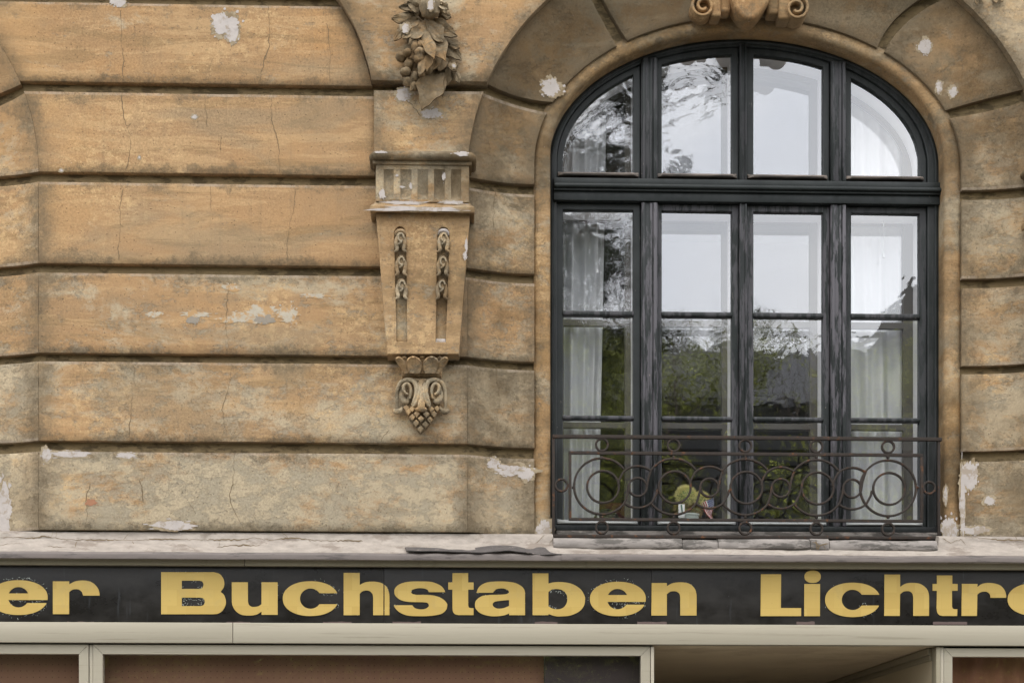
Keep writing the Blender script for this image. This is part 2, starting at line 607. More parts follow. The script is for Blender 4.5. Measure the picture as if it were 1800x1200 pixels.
def stone(name, quad, depth=0.0, nx=14, nz=8, parent=None, back=.05, bev=.0022, top=.011, grime=.4, wash=.5, seed=0, mat=None, label=None):
    w = (Vector(quad(1, .5)) - Vector(quad(0, .5))).length
    h = (Vector(quad(.5, 1)) - Vector(quad(.5, 0))).length
    ex, et, eb = bev / w, top / h, bev / h
    Sx = [0, 0, ex] + [ex + (1 - 2 * ex) * i / nx for i in range(1, nx)] + [1 - ex, 1, 1]
    Sz = [0, 0, eb] + [eb + (1 - eb - et) * i / nz for i in range(1, nz)] + [1 - et - .007 / h, 1 - et, 1, 1]
    X, Z = len(Sx), len(Sz)

    def ring(k, n):
        return {0: back, 1: bev * .8}.get(min(k, n - 1 - k), 0.0)
    verts, edge, lip, side = [], [], [], []
    for j, t in enumerate(Sz):
        for i, s in enumerate(Sx):
            x, z = quad(s, t)
            d = depth(x, z) if callable(depth) else depth
            o = max(ring(i, X), ring(j, Z))
            if o > 0:
                k = .0018 * noise.noise((x * 14 + seed, 2.2, z * 14)) + .0015 * noise.noise((x * 45, seed, z * 45))
                cx, cz = quad(.5, .5)
                v = Vector((cx - x, cz - z))
                if v.length > 1e-6:
                    v.normalize()
                x, z = x + v.x * abs(k), z + v.y * abs(k)
            verts.append((x, d + o + uneven(x, z), z))
            lip.append(1.0 if name != 'voussoir' and j in (Z - 3, Z - 2) else 0.0)
            side.append(max(0.0, min(s * w, (1 - s) * w)))
            edge.append(max(0.0, min(s * w, (1 - s) * w, t * h * 1.1, (1 - t) * h * 1.1)))
    faces = [(j * X + i, j * X + i + 1, (j + 1) * X + i + 1, (j + 1) * X + i) for j in range(Z - 1) for i in range(X - 1)]
    me = bpy.data.meshes.new(name)
    me.from_pydata(verts, [], faces)
    me.attributes.new("edge", 'FLOAT', 'POINT').data.foreach_set("value", edge)
    me.attributes.new("side", 'FLOAT', 'POINT').data.foreach_set("value", side)
    me.attributes.new("lip", 'FLOAT', 'POINT').data.foreach_set("value", lip)
    me.update()
    finish(me, 50)
    o = link(name, me, mat or M["plaster"], parent or facade, label)
    o["grime"], o["wash"] = float(grime), float(wash)
    return o


def lerp(a, b, t):
    return a + (b - a) * t


def block(x0, x1, z0, z1, **k):
    f0 = x0 if callable(x0) else (lambda z: x0)
    f1 = x1 if callable(x1) else (lambda z: x1)

    def quad(s, t):
        z = lerp(z0, z1, t)
        return (lerp(f0(z), f1(z), s), z)
    return stone(k.pop("name", "stone_block"), quad, **k)


def arch_left_edge(off):      # right-hand outer edge of the neighbouring arch on the left
    def f(z):
        q = max(0.0, 1 - (max(0.0, z - EO[1]) / EO[3]) ** 2)
        return EO[0] + LOFF + EO[2] * math.sqrt(q) + off
    return f


def arch_own_left(off):
    def f(z):
        q = max(0.0, 1 - (max(0.0, z - EO[1]) / EO[3]) ** 2)
        return EO[0] - EO[2] * math.sqrt(q) + off
    return f


def arch_own_right(off):
    def f(z):
        q = max(0.0, 1 - (max(0.0, z - EO[1]) / EO[3]) ** 2)
        return EO[0] + EO[2] * math.sqrt(q) + off
    return f


# left edge of the raised spandrel over the console (a sweep that leans left as it rises)
_sp = [W(655, 150, -.02), W(653, 138, -.02), W(645, 108, -.02), W(634, 74, -.02), W(618, 38, -.02), W(595, 0, -.02)]
_sp += [(_sp[-1][0] - .09, _sp[-1][1] + .11), (_sp[-1][0] - .24, _sp[-1][1] + .25), (_sp[-1][0] - .46, _sp[-1][1] + .40)]


def spandrel_edge(off):
    pts = sorted(_sp, key=lambda p: p[1])

    def f(z):
        if z <= pts[0][1]:
            return pts[0][0] + off
        for a, b in zip(pts, pts[1:]):
            if z <= b[1]:
                return lerp(a[0], b[0], (z - a[1]) / (b[1] - a[1])) + off
        return pts[-1][0] + off
    return f


XW = EO[0] - EO[2]        # where the wall meets our cove
wl_ = arch_left_edge(0)
XP = W(657, 200, -.02)[0]
ZP = LV[1]
blocks = {}
blocks[0] = block(wl_, spandrel_edge(-.002), *LV[0], nx=20, grime=.30, wash=.30)
blocks[1] = block(wl_, spandrel_edge(-.002), *LV[1], nx=26, grime=.36, wash=.30, label="top full course with a bright white plaster patch")
blocks[2] = block(wl_, XP + .03, *LV[2], nx=26, grime=.34, wash=.22)
for k, (g, w) in {3: (.32, .22), 4: (.42, .50), 5: (.38, .62), 6: (.40, .80)}.items():
    blocks[k] = block(wl_, XW, *LV[k], nx=30, grime=g, wash=w)
# raised spandrel and pilaster piece above the console
zs0 = W(760, 143, -.04)[1]
sp_l = block(spandrel_edge(.0), arch_own_left(0), zs0, 5.79, depth=-.042, nx=10, nz=12, grime=.54, wash=.52, back=.09, name="spandrel_block")
pi_l = block(XP, arch_own_left(.0), LV[2][0], W(760, 160, -.022)[1], depth=-.022, nx=8, nz=8, grime=.38, wash=.55, back=.07, name="pilaster_block")
# the mirror of both at the right edge of the picture, and the wall beyond the second console
MX = 2 * EO[0]
sp_r = block(arch_own_right(0), lambda z: MX - spandrel_edge(0)(z), zs0 - .035, 5.79, depth=-.042, nx=10, nz=12, grime=.50, wash=.75, back=.09, name="spandrel_block")
pi_r = block(arch_own_right(0), MX - XP, LV[2][0], zs0 - .085, depth=-.022, nx=8, nz=8, grime=.5, wash=.7, back=.07, name="pilaster_block")
for k in (3, 4, 5, 6):
    block(MX - XW, XR, *LV[k], nx=12, grime=.4, wash=.5)
block(MX - XP + .002, XR, *LV[2], nx=8, grime=.4, wash=.5)
block(lambda z: MX - spandrel_edge(-.004)(z), XR, *LV[1], nx=8, grime=.4, wash=.5)


# coved jamb stones and voussoirs
def jamb_quad(side, z0, z1, off=0.0, top_o=None, top_i=None):
    sg = -1 if side == 'L' else 1

    def quad(s, t):
        if side == 'R':
            t = 1 - t
        def edge(E, zt):
            z = lerp(z0, zt, t)
            q = max(0.0, 1 - (max(0.0, z - E[1]) / E[3]) ** 2)
            return Vector((E[0] + sg * E[2] * math.sqrt(q) + off, z))
        p = edge(EO, top_o or z1).lerp(edge(EI, top_i or z1), s)
        return (p.x, p.y)
    return quad


def ring_quad(j0, j1, off=0.0):
    (o0, i0, b0), (o1, i1, b1) = j0, j1
    fo0, fi0, fo1, fi1 = ephi(EO, o0), ephi(EI, i0), ephi(EO, o1), ephi(EI, i1)

    def quad(s, t):
        p = Vector(el(EO, lerp(fo0, fo1, t))).lerp(Vector(el(EI, lerp(fi0, fi1, t))), s)
        bx, bz = lerp(b0[0], b1[0], t), lerp(b0[1], b1[1], t)
        k = 4 * s * (1 - s)
        return (p.x + bx * k + off, p.y + bz * k)
    return quad


def outer_hit(pin, pvia):      # follow a joint outwards until it meets the outer edge of the arch
    a, b = Vector(W(*pin, D_IN)), Vector(W(*pvia, D_IN * .8))
    d = (b - a).normalized()
    r = 0.0
    while enorm(EO, a.x + d.x * r, a.y + d.y * r) < 1 and r < 2:
        r += .002
    return (a.x + d.x * r, a.y + d.y * r)


def Wi(px, py):
    return W(px, py, D_IN)


Z0 = (0.0, 0.0)
J_a1 = (W(852, 146), Wi(976, 181), (0, -.010))
J_b0 = (outer_hit((1081, 78), (1036, 0)), Wi(1081, 78), Z0)
J_b1 = (outer_hit((1099, 69), (1057, 0)), Wi(1099, 69), Z0)
J_c0 = (W(1655, -22), Wi(1543, 84), (-.036, .028))
J_c1 = (W(1674, -10), Wi(1555, 91), (-.032, .026))
J_d0 = (W(1800, 157), Wi(1662, 194), (0, .010))
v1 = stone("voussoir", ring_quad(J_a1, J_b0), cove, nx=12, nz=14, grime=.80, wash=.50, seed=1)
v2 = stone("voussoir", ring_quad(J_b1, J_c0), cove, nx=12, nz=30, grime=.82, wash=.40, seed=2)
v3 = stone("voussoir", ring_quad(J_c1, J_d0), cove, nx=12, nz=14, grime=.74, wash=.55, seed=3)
jt = {'L': (W(848, 164)[1], Wi(966, 198)[1]), 'R': (W(1800, 177)[1], Wi(1672, 208)[1])}
jamb = {}
for side in 'LR':
    g = {2: .62, 3: .58, 4: .52, 5: .56, 6: .54}
    w = {2: .62, 3: .66, 4: .58, 5: .70, 6: .80}
    for k in (2, 3, 4, 5, 6):
        z0, z1 = LV[k]
        kw = dict(top_o=jt[side][0], top_i=jt[side][1]) if k == 2 else {}
        jamb[side, k] = stone("jamb_block", jamb_quad(side, z0, z1, **kw), cove, nx=9, nz=10, grime=g[k], wash=w[k], seed=k + 5)
# the neighbouring window's coved stones at the left edge of the picture
lj_top = W(30, 152)[1]
for k in (2, 3, 4, 5, 6):
    z0, z1 = LV[k]
    kw = dict(top_o=W(40, 164)[1], top_i=W(-80, 200)[1]) if k == 2 else {}
    stone("jamb_block", jamb_quad('R', z0, z1, LOFF, **kw), cove, nx=9, nz=10, grime=.44, wash=.45 if k < 5 else .75, seed=k + 15)
lo = (W(40, 147)[0] - LOFF, W(40, 147)[1])
li = (W(-80, 186, D_IN)[0] - LOFF, W(-80, 186, D_IN)[1])
stone("voussoir", ring_quad((el(EO, math.radians(60)), el(EI, math.radians(58)), Z0), (lo, li, Z0), LOFF), cove, nx=10, nz=14, grime=.4, wash=.35, seed=31)


# backing seen in the joints
def arch_path(E, zb, n=48, off=0.0, grow=0.0):
    a, b = E[2] + grow, E[3] + grow
    pts = [(E[0] - a + off, zb)]
    for i in range(n + 1):
        ph = math.pi - math.pi * i / n
        pts.append((E[0] + a * math.cos(ph) + off, E[1] + b * math.sin(ph)))
    pts.append((E[0] + a + off, zb))
    return pts


BZ = 2.70
core_out = [(XL, BZ)] + [(x, z) for x, z in arch_path(EO, BZ, off=LOFF)[26:]] + arch_path(EO, BZ) + [(XR, BZ), (XR, 6.2), (XL, 6.2)]
co_l = arch_path(EO, BZ, off=LOFF)
co_l = [p for p in co_l if p[0] > XL + .02]
core = [(XL, 6.2), (XL, co_l[0][1])] + co_l + arch_path(EO, BZ) + [(XR, BZ), (XR, 6.2)]
plate("wall_core", [core], .040, .11, M["joint"])
bpy.data.objects["wall_core"].parent = facade
bpy.data.objects["wall_core"].location = -facade.location
for off in (0.0, LOFF):
    P0, P1 = arch_path(EO, BZ, 60, off), arch_path(EI, BZ, 60, off)
    vv, ff, ns = [], [], 8
    for a, b in zip(P0, P1):
        for i in range(ns + 1):
            s = i / ns
            p = Vector(a).lerp(Vector(b), s * 1.02 - .02)
            d = D_IN * (1 - (1 - min(1, max(0, s))) ** 2.1) + .040
            vv.append((p.x, d, p.y))
    for r in range(len(P0) - 1):
        for i in range(ns):
            q = r * (ns + 1) + i
            ff.append((q, q + 1, q + ns + 2, q + ns + 1))
    link("joint_backing", pyd("joint_backing", vv, ff), M["joint"], facade)

# rounded moulding round the opening and its reveal
prof = [(.105, .150), (.082, .150), (.080, .114), (.068, .104), (.046, .097), (.022, .097), (.008, .102), (.001, .110), (0, .120), (0, .28)]
mo = link("arch_moulding", sweep2d("arch_moulding", arch_path(ER, 2.84, 72), prof, wob=.002), M["orna"], facade)
mo["grime"], mo["wash"] = .62, .50
mo2 = link("arch_moulding", sweep2d("arch_moulding", arch_path((ER[0] + LOFF, *ER[1:]), 2.84, 40), prof), M["orna"], facade)
mo2["grime"], mo2["wash"] = .5, .5
# wall behind the neighbouring opening, just out of the picture
beam("blind_back", XL - .1, -2.0, .2, .3, BZ, 6.2, M["frame"], facade)


# ------------------------------------------------------------------ lost render, stains and cracks
def front_y(x, z, px=None):
    if z > zs0 and spandrel_edge(0)(z) < x < arch_own_left(0)(z):
        return -.042
    if LV[2][0] < z < zs0 and XP < x < arch_own_left(0)(z):
        return -.022
    if (x > XW and x < MX - XW and enorm(EO, x, z) < 1):
        return cove(x, z)
    if x < -1.9 and enorm((EO[0] + LOFF, *EO[1:]), x, z) < 1:
        return cove(x, z)
    return 0.0


def blob_vf(cx, cz, rx, rz, seed, yfn, verts, faces, n=84, rag=.42, lift=.0016, rot=0.0):
    b = len(verts)
    ca, sa = math.cos(rot), math.sin(rot)

    def P(ux, uz):
        x, z = cx + ux * ca - uz * sa, cz + ux * sa + uz * ca
        return (x, yfn(x, z) + uneven(x, z) - lift, z)
    verts.append(P(0, 0))
    for q in (.55, 1.0):
        for i in range(n):
            a = 2 * math.pi * i / n
            v = Vector((math.cos(a) * 1.3, math.sin(a) * 1.3, seed * 7.3))
            k = 1 + rag * noise.noise(v) + rag * .6 * noise.noise(v * 3.1) + rag * .38 * noise.noise(v * 7.3) + rag * .25 * noise.noise(v * 17)
            verts.append(P(rx * k * q * math.cos(a), rz * k * q * math.sin(a)))
    for i in range(n):
        j = (i + 1) % n
        faces.append((b, b + 1 + i, b + 1 + j))
        faces.append((b + 1 + i, b + 1 + n + i, b + 1 + n + j, b + 1 + j))


def patch(px, py, rx, ry, seed, parent=None, mat="white", yfn=None, name="plaster_patch", rag=.42, sat=5, rot=0.0, lift=.0016):
    yfn = yfn or front_y
    y = yfn(*W(px, py))
    cx, cz = W(px, py, y)
    v, f = [], []
    blob_vf(cx, cz, PX(rx), PX(ry), seed, yfn, v, f, rag=rag, rot=rot, lift=lift)
    r = random.Random(seed)
    for _ in range(sat):
        a = r.uniform(0, 6.28)
        k = r.uniform(1.1, 1.5)
        s = r.uniform(.06, .16)
        blob_vf(cx + math.cos(a) * PX(rx) * k, cz + math.sin(a) * PX(ry) * k, PX(rx) * s, PX(ry) * s, seed + a, yfn, v, f, n=12, lift=lift)
    o = link(name, pyd(name, v, f), M[mat], parent or facade)
    if mat == "white" and name == "plaster_patch" and lift < .0025:      # older coat showing round the bare render
        v2, f2 = [], []
        blob_vf(cx, cz, PX(rx) * 1.16 + .004, PX(ry) * 1.16 + .004, seed + 3.7, yfn, v2, f2, rag=.42, rot=rot, lift=lift * .55)
        link("undercoat_patch", pyd("undercoat_patch", v2, f2), M["undercoat"], parent or facade)
    return o


B = blocks
for a in [(396, 42, 22, 20, 1, B[1]), (408, 58, 10, 16, 41, B[1]), (208, 2, 12, 9, 2, B[1]), (709, 167, 14, 10, 3, pi_l), (758, 200, 15, 9, 4, pi_l),
          (970, 154, 17, 14, 5, v1), (1625, 84, 11, 11, 6, v3), (1651, 154, 5, 11, 7, v3), (1675, 163, 7, 8, 8, v3),
          (900, 826, 34, 9, 9, jamb['L', 6]), (868, 815, 9, 9, 10, jamb['L', 6]), (925, 832, 12, 12, 11, jamb['L', 6]),
          (305, 923, 36, 8, 12, B[6]), (1704, 836, 14, 24, 14, jamb['R', 6]), (1738, 880, 9, 7, 15, jamb['R', 6]),
          (1715, 932, 22, 7, 16, jamb['R', 6]), (1692, 880, 4, 60, 17, jamb['R', 6]), (120, 798, 34, 5, 18, B[6]), (82, 800, 8, 12, 19, B[6]),
          (220, 800, 16, 5, 20, B[6]), (342, 206, 5, 3, 21, B[2]), (245, 277, 2, 2, 22, B[2]), (108, 300, 3, 2, 42, B[2])]:
    patch(*a)
for a in [(430, 560, 46, 9, 81, B[4]), (452, 553, 30, 12, 82, B[4]), (505, 548, 15, 15, 83, B[4]), (512, 562, 8, 9, 84, B[4]), (345, 552, 22, 6, 85, B[4]), (405, 505, 14, 7, 86, B[4]), (272, 553, 12, 5, 87, B[4]), (560, 520, 24, 4, 88, B[4])]:
    patch(*a, mat="palewash", name="worn_patch", rag=.75, sat=7, lift=.0012)
for a in [(341, 562, 9, 6, 91, B[4]), (466, 562, 13, 9, 92, B[4])]:
    patch(*a, mat="greyrender", name="worn_patch", rag=.6, sat=1, lift=.0019)
patch(6, 893, 15, 42, 13, None)
patch(160, 883, 9, 6, 23, B[6], "rust_spot", sat=1)
patch(955, 936, 15, 22, 24, None, yfn=lambda x, z: .096, rot=-.2)
patch(1668, 930, 14, 20, 25, None, yfn=lambda x, z: .096, rot=.15)
patch(1662, 870, 3, 14, 26, None, yfn=lambda x, z: .096)


def crack(pts, parent, w=2.2, seed=0, mat="crack", lift=.0012, yfn=None):
    r = random.Random(seed + int(pts[0][0]))
    yfn = yfn or front_y
    runs, P, drift = [], [], 0.0
    for a, b in zip(pts, pts[1:]):
        n = max(3, int(math.hypot(b[0] - a[0], b[1] - a[1]) / 4))
        for i in range(n):
            t = i / n
            drift = drift * .86 + r.uniform(-1.5, 1.5)
            P.append((lerp(a[0], b[0], t) + drift + r.uniform(-.5, .5), lerp(a[1], b[1], t) + r.uniform(-1, 1)))
    P.append((pts[-1][0] + drift, pts[-1][1]))
    v, f = [], []

    def ribbon(P, w):
        base = len(v)
        ph = r.uniform(0, 6)
        for i, (x, y) in enumerate(P):
            k = w * max(.38, .62 + .38 * math.sin(i * .23 + ph) + r.uniform(-.2, .2)) / 2
            if i in (0, len(P) - 1):
                k *= .2
            d = (P[min(i + 1, len(P) - 1)][0] - P[max(0, i - 1)][0], P[min(i + 1, len(P) - 1)][1] - P[max(0, i - 1)][1])
            m = math.hypot(*d) or 1
            nx, ny = -d[1] / m, d[0] / m
            for sgn in (-1, 1):
                yy = yfn(*W(x, y))
                X, Z = W(x + nx * k * sgn, y + ny * k * sgn, yy)
                v.append((X, yy + uneven(X, Z) - lift, Z))
        for i in range(len(P) - 1):
            f.append((base + i * 2, base + i * 2 + 2, base + i * 2 + 3, base + i * 2 + 1))
    ribbon(P, w)
    for _ in range(max(0, len(P) // 22)):      # short side branches
        q = r.choice(P[1:-1]) if len(P) > 3 else P[0]
        ang = r.uniform(0, 6.28)
        B_ = [q]
        for _k in range(r.randint(3, 6)):
            ang += r.uniform(-.5, .5)
            B_.append((B_[-1][0] + 3 * math.cos(ang), B_[-1][1] + 3 * math.sin(ang)))
        ribbon(B_, w * .5)
    return link("crack", pyd("crack", v, f), M[mat], parent)


for pts, par in [([(213, 20), (214, 60), (218, 140)], B[1]), ([(376, 100), (368, 130), (366, 146)], B[1]),
                 ([(474, 10), (473, 80), (462, 105), (458, 146)], B[1]), ([(573, 40), (580, 105), (577, 147)], B[1]),
                 ([(215, 168), (219, 205), (227, 230), (229, 270), (224, 300)], B[2]), ([(360, 168), (365, 225)], B[2]), ([(388, 240), (386, 268)], B[2]),
                 ([(476, 170), (478, 210), (489, 260), (492, 306)], B[2]), 
                 ([(216, 330), (209, 365), (210, 420), (207, 458)], B[3]), ([(368, 326), (370, 372)], B[3]), ([(519, 330), (520, 360), (510, 395), (506, 460)], B[3]),
                 ([(400, 486), (396, 560), (404, 618)], B[4]),
                 ([(234, 640), (238, 680)], B[5]), ([(232, 690), (228, 770)], B[5]), ([(410, 641), (402, 690), (388, 720), (402, 770)], B[5]),
                 ([(685, 755), (672, 772), (664, 790)], B[5]), ([(160, 850), (151, 880), (154, 928)], B[6]), ([(245, 842), (250, 884)], B[6]),
                 ([(412, 798), (405, 880), (430, 930)], B[6]), ([(333, 884), (345, 900)], B[6]), ([(713, 174), (742, 204)], pi_l),
                 ([(870, 640), (878, 700), (872, 770)], jamb['L', 5]), ([(870, 330), (866, 400)], jamb['L', 3]), ([(1746, 610), (1750, 628)], jamb['R', 4]),
                 ([(1722, 656), (1728, 700), (1760, 776)], jamb['R', 5])]:
    crack(pts, par, RND.uniform(.9, 1.5))

# ------------------------------------------------------------------ ledge below the windows
zl = lambda py, y=0.0: W(900, py, y)[1]
ledge = thing("stone_ledge", "long pinkish white plaster ledge with cracks and a metal drip edge above the sign", "ledge", (0.35, -.06, 2.8))
LEDGE_P = [(.06, zl(934)), (.012, zl(938)), (.004, zl(944)), (-.004, zl(951, -.01)), (-.030, zl(957, -.03)), (-.050, zl(961, -.05)), (-.085, zl(967, -.085)),
           (-.116, zl(973, -.116)), (-.124, zl(976, -.124)), (-.112, zl(985, -.112)), (.0, zl(985, -.05))]


def ledge_prof(x):
    o = []
    inwin = W(972, 950)[0] < x < W(1651, 950)[0]
    for i, (y, z) in enumerate(LEDGE_P):
        if inwin:
            z = min(z, zl(956))
        k = .010 if 2 <= i <= 6 else .002
        o.append((y + k * noise.noise((x * 3.1, i * .6, 0)) + k * .6 * noise.noise((x * 11, i * .9, 3)),
                  z + k * .7 * noise.noise((x * 2.3, i * .5, 9)) + k * .35 * noise.noise((x * 17, i, 1))))
    return o


vv, ff = [], []
NX = 900
for i in range(NX + 1):
    x = lerp(XL, XR, i / NX)
    vv += [(x, y, z) for y, z in ledge_prof(x)]
m_ = len(LEDGE_P)
for i in range(NX):
    for k in range(m_ - 1):
        a = i * m_ + k
        ff.append((a + 1, a + m_ + 1, a + m_, a))
link("ledge_slab", pyd("ledge_slab", vv, ff, 60), M["ledge"], ledge)
# sheet metal drip edge in two lengths, a step where they overlap
for i, (xa, xb, dy) in enumerate([(XL, W(986, 980)[0], 0), (W(984, 980)[0], XR, -.004)]):
    n = 90
    v, f = [], []
    for k in range(n + 1):
        x = lerp(xa, xb, k / n)
        wv = .0022 * noise.noise((x * 2.2, 5 + i, 0)) + .0012 * noise.noise((x * 8, 2, i))
        ztop, zbot = zl(973.5, -.13), zl(984.5, -.13) + (.002 if i else 0)
        v += [(x, -.100, ztop + .010 + wv), (x, -.126 + dy, ztop + wv), (x, -.130 + dy, zl(977, -.13) + wv), (x, -.130 + dy, zbot + wv), (x, -.122 + dy, zbot + wv), (x, -.122, zbot + .012 + wv)]
    for k in range(n):
        for q in range(5):
            a = k * 6 + q
            f.append((a + 1, a + 7, a + 6, a))
    link("drip_edge", pyd("drip_edge", v, f, 50), M["lip"], ledge)


def ledge_y(x, z):
    for (y0, z0), (y1, z1) in zip(LEDGE_P, LEDGE_P[1:]):
        if z1 <= z <= z0 and z0 > z1:
            return lerp(y0, y1, (z0 - z) / (z0 - z1))
    return -.12


for pts in [[(0, 944), (60, 946), (80, 943), (130, 949), (230, 949), (300, 948), (420, 949), (445, 945), (475, 950), (510, 945), (560, 950), (640, 951)],
            [(0, 958), (30, 955), (80, 961), (140, 963)], [(232, 950), (234, 958), (220, 966)], [(285, 964), (320, 957), (350, 966)], [(380, 962), (430, 958), (480, 962)],
            [(940, 955), (952, 945), (958, 940)], [(966, 958), (974, 945)], [(1655, 946), (1670, 954), (1690, 948), (1700, 958)], [(1700, 944), (1740, 948), (1800, 950)]]:
    crack(pts, ledge, 2.2, 5, lift=.010, yfn=ledge_y)

# the window's own sill: worn boards and stones lying on the ledge
sill = thing("window_sill", "grey weathered sill of short lengths under the arched window railing", "sill", (1.4, 0, 2.85))
for (a, b, top, bot, dz) in [(973, 1199, 944.5, 965, 0), (1200, 1262, 946, 966, -.002), (1263, 1424, 945, 965, .001), (1425, 1458, 944, 967, .002), (1459, 1648, 945.5, 966, -.001)]:
    n, v, f = 26, [], []
    xa, xb = W(a, 955, -.06)[0], W(b, 955, -.06)[0]
    zt, zb_ = W(1300, top, -.06)[1] + dz, W(1300, bot, -.066)[1] + dz
    zm = (zt + zb_) / 2
    pr = [(.12, zt + .004), (.00, zt + .002), (-.042, zt - .003), (-.060, zt - .012), (-.066, zm - .004), (-.067, zb_ + .006), (-.062, zb_), (.0, zb_ - .004)]
    for k in range(n + 1):
        x = lerp(xa, xb, k / n)
        e = .006 * (1 if k in (0, n) else 0)
        for i, (y, z) in enumerate(pr):
            v.append((x, y + e + .004 * noise.noise((x * 7, i, 2)), z + .0035 * noise.noise((x * 5, i * .4, 7))))
    q = len(pr)
    for k in range(n):
        for i in range(q - 1):
            f.append((k * q + i + 1, (k + 1) * q + i + 1, (k + 1) * q + i, k * q + i))
    f.append(tuple(range(q)))
    f.append(tuple(n * q + i for i in range(q))[::-1])
    link("sill_piece", pyd("sill_piece", v, f, 60), M["sillst"], sill)
for pts in [[(1428, 952), (1440, 958), (1455, 955)], [(1440, 958), (1436, 966)], [(1448, 957), (1452, 966)], [(1432, 950), (1436, 966)]]:
    crack(pts, sill, 1.8, 3, yfn=lambda x, z: -.067, lift=.004)

# torn strip of roofing felt lying on the ledge
felt = thing("roofing_felt", "torn curled strip of black roofing felt lying on the ledge left of the window", "roofing felt", (-.2, -.1, 2.82))
up = [(712, 962), (735, 963), (770, 964), (800, 966), (830, 965), (850, 961), (880, 959), (905, 961), (930, 964), (955, 963), (975, 968), (992, 972)]
lo_ = [(714, 968), (738, 969), (772, 969), (800, 970), (830, 971), (850, 972), (868, 970), (895, 968), (925, 972), (945, 975), (968, 975), (988, 975)]
U, L_ = cat(up, 5), cat(lo_, 5)
v, f = [], []
for i, (a, b) in enumerate(zip(U, L_)):
    for k in range(5):
        t = k / 4
        y = lerp(-.062, -.128 - .010 * math.sin(i * .35) ** 2, t)
        x, z = W(lerp(a[0], b[0], t), lerp(a[1], b[1], t), y)
        v.append((x, y, z + .004 + .003 * noise.noise((x * 16, t * 3, 4))))
for i in range(len(U) - 1):
    for k in range(4):
        a = i * 5 + k
        f.append((a, a + 5, a + 6, a + 1))
bm = bmesh.new()
me = pyd("felt_strip", v, f)
bm.from_mesh(me)
bmesh.ops.recalc_face_normals(bm, faces=bm.faces)
bmesh.ops.solidify(bm, geom=bm.faces[:], thickness=.004)
link("felt_strip", bm_mesh("felt_strip", bm, 50), M["felt"], felt)

# ------------------------------------------------------------------ arched window
win = thing("arched_window", "large arched casement window with worn blue black frame and wavy panes", "window", (1.405, .22, 2.87))
YF = .20
EG = (1.399, 4.735, .869, .525)          # edge of the glass in the arched lights
ES = (1.401, 4.733, .900, .558)          # outer edge of the arched sashes
SX = [(978, 1126), (1156, 1299), (1313, 1459), (1487, 1630)]
GX = [(990, 1113.5), (1164, 1287), (1325.5, 1447.5), (1497.5, 1617.5)]
zw = lambda py, y=YF: W(1300, py, y)[1]
xw = lambda px, y=YF: W(px, 600, y)[0]
Z_TR_T, Z_TR_B = zw(318), zw(357)
Z_BOT = zw(925)


def worn(o, k):
    o["worn"] = float(k)
    return o


def arc_z(E, x):
    q = 1 - ((x - E[0]) / E[2]) ** 2
    return E[1] + E[3] * math.sqrt(max(0.0, q))


def arched(xl, xr, zb, E, n=18):
    xl, xr = max(xl, E[0] - E[2]), min(xr, E[0] + E[2])
    pts = [(xl, zb), (xr, zb)]
    for i in range(n + 1):
        t = i / n
        # denser near the springing
        x = lerp(xr, xl, t)
        pts.append((x, arc_z(E, x)))
    if E[0] - E[2] >= xl - 1e-6 or E[0] + E[2] <= xr + 1e-6:
        pts = [(xl, zb), (xr, zb)]
        f0 = math.acos(min(1, max(-1, (xr - E[0]) / E[2])))
        f1 = math.acos(min(1, max(-1, (xl - E[0]) / E[2])))
        for i in range(n + 1):
            ph = lerp(f0, f1, i / n)
            pts.append((E[0] + E[2] * math.cos(ph), E[1] + E[3] * math.sin(ph)))
    return pts


# outer frame: one arched ring
outer = arch_path(ER, zw(946), 72, grow=.02)
inner = arch_path(ES, zw(928), 72)
worn(plate("outer_frame", [outer, inner], YF, YF + .075, M["frame"], win, .004), .12)
bead = [(.004, YF + .004), (.002, YF - .006), (-.008, YF - .010), (-.014, YF - .004), (-.016, YF + .004)]
worn(link("frame_bead", sweep2d("frame_bead", arch_path(ER, zw(930), 72, grow=-.006), bead), M["frame"], win), .1)
# transom
tr = []
bm = bmesh.new()
xa, xb = xw(973), xw(1652)
beam_bm(bm, xa, xb, YF - .028, YF + .07, zw(331), zw(319.5), .004)
beam_bm(bm, xa, xb, YF - .050, YF + .05, zw(338.5), zw(331.3), .008, 3)
beam_bm(bm, xa, xb, YF - .036, YF + .05, zw(342.5), zw(338.8), .003)
beam_bm(bm, xa, xb, YF - .022, YF + .07, zw(358), zw(342.8), .003)
worn(link("transom", bm_mesh("transom", bm), M["frame"], win), .0)
# posts between the casements
for (a, b, wn_) in [(1127, 1156, .85), (1299.5, 1312.5, .7), (1460, 1487, .95)]:
    for (zt, zb_) in [(None, zw(319)), (zw(358.5), Z_BOT)]:
        x0, x1 = xw(a), xw(b)
        zt_ = zt if zt else arc_z(ES, (x0 + x1) / 2) + .012
        bm = bmesh.new()
        beam_bm(bm, x0, x1, YF - .008, YF + .07, zb_, zt_, .003)
        w = x1 - x0
        beam_bm(bm, x0 + w * .06, x0 + w * .22, YF - .018, YF, zb_ + .001, zt_ - .004, .004)
        beam_bm(bm, x0 + w * .72, x0 + w * .94, YF - .020, YF, zb_ + .001, zt_ - .004, .005)
        if w > .05:
            beam_bm(bm, x0 + w * .52, x0 + w * .66, YF - .014, YF, zb_ + .001, zt_ - .004, .003)
        worn(link("post", bm_mesh("post", bm), M["frame"], win), wn_ if zt else wn_ * .45)
# foot of the frame
worn(beam("bottom_rail", xw(975), xw(1650), YF - .03, YF + .07, zw(935), zw(925.5), M["frame"], win, .004), .1)
beam("foot_board", xw(976), xw(1648), YF - .075, YF + .03, zw(946, .14), zw(934, .14), M["sillst"], win, .008, label="grey worn board along the foot of the window")

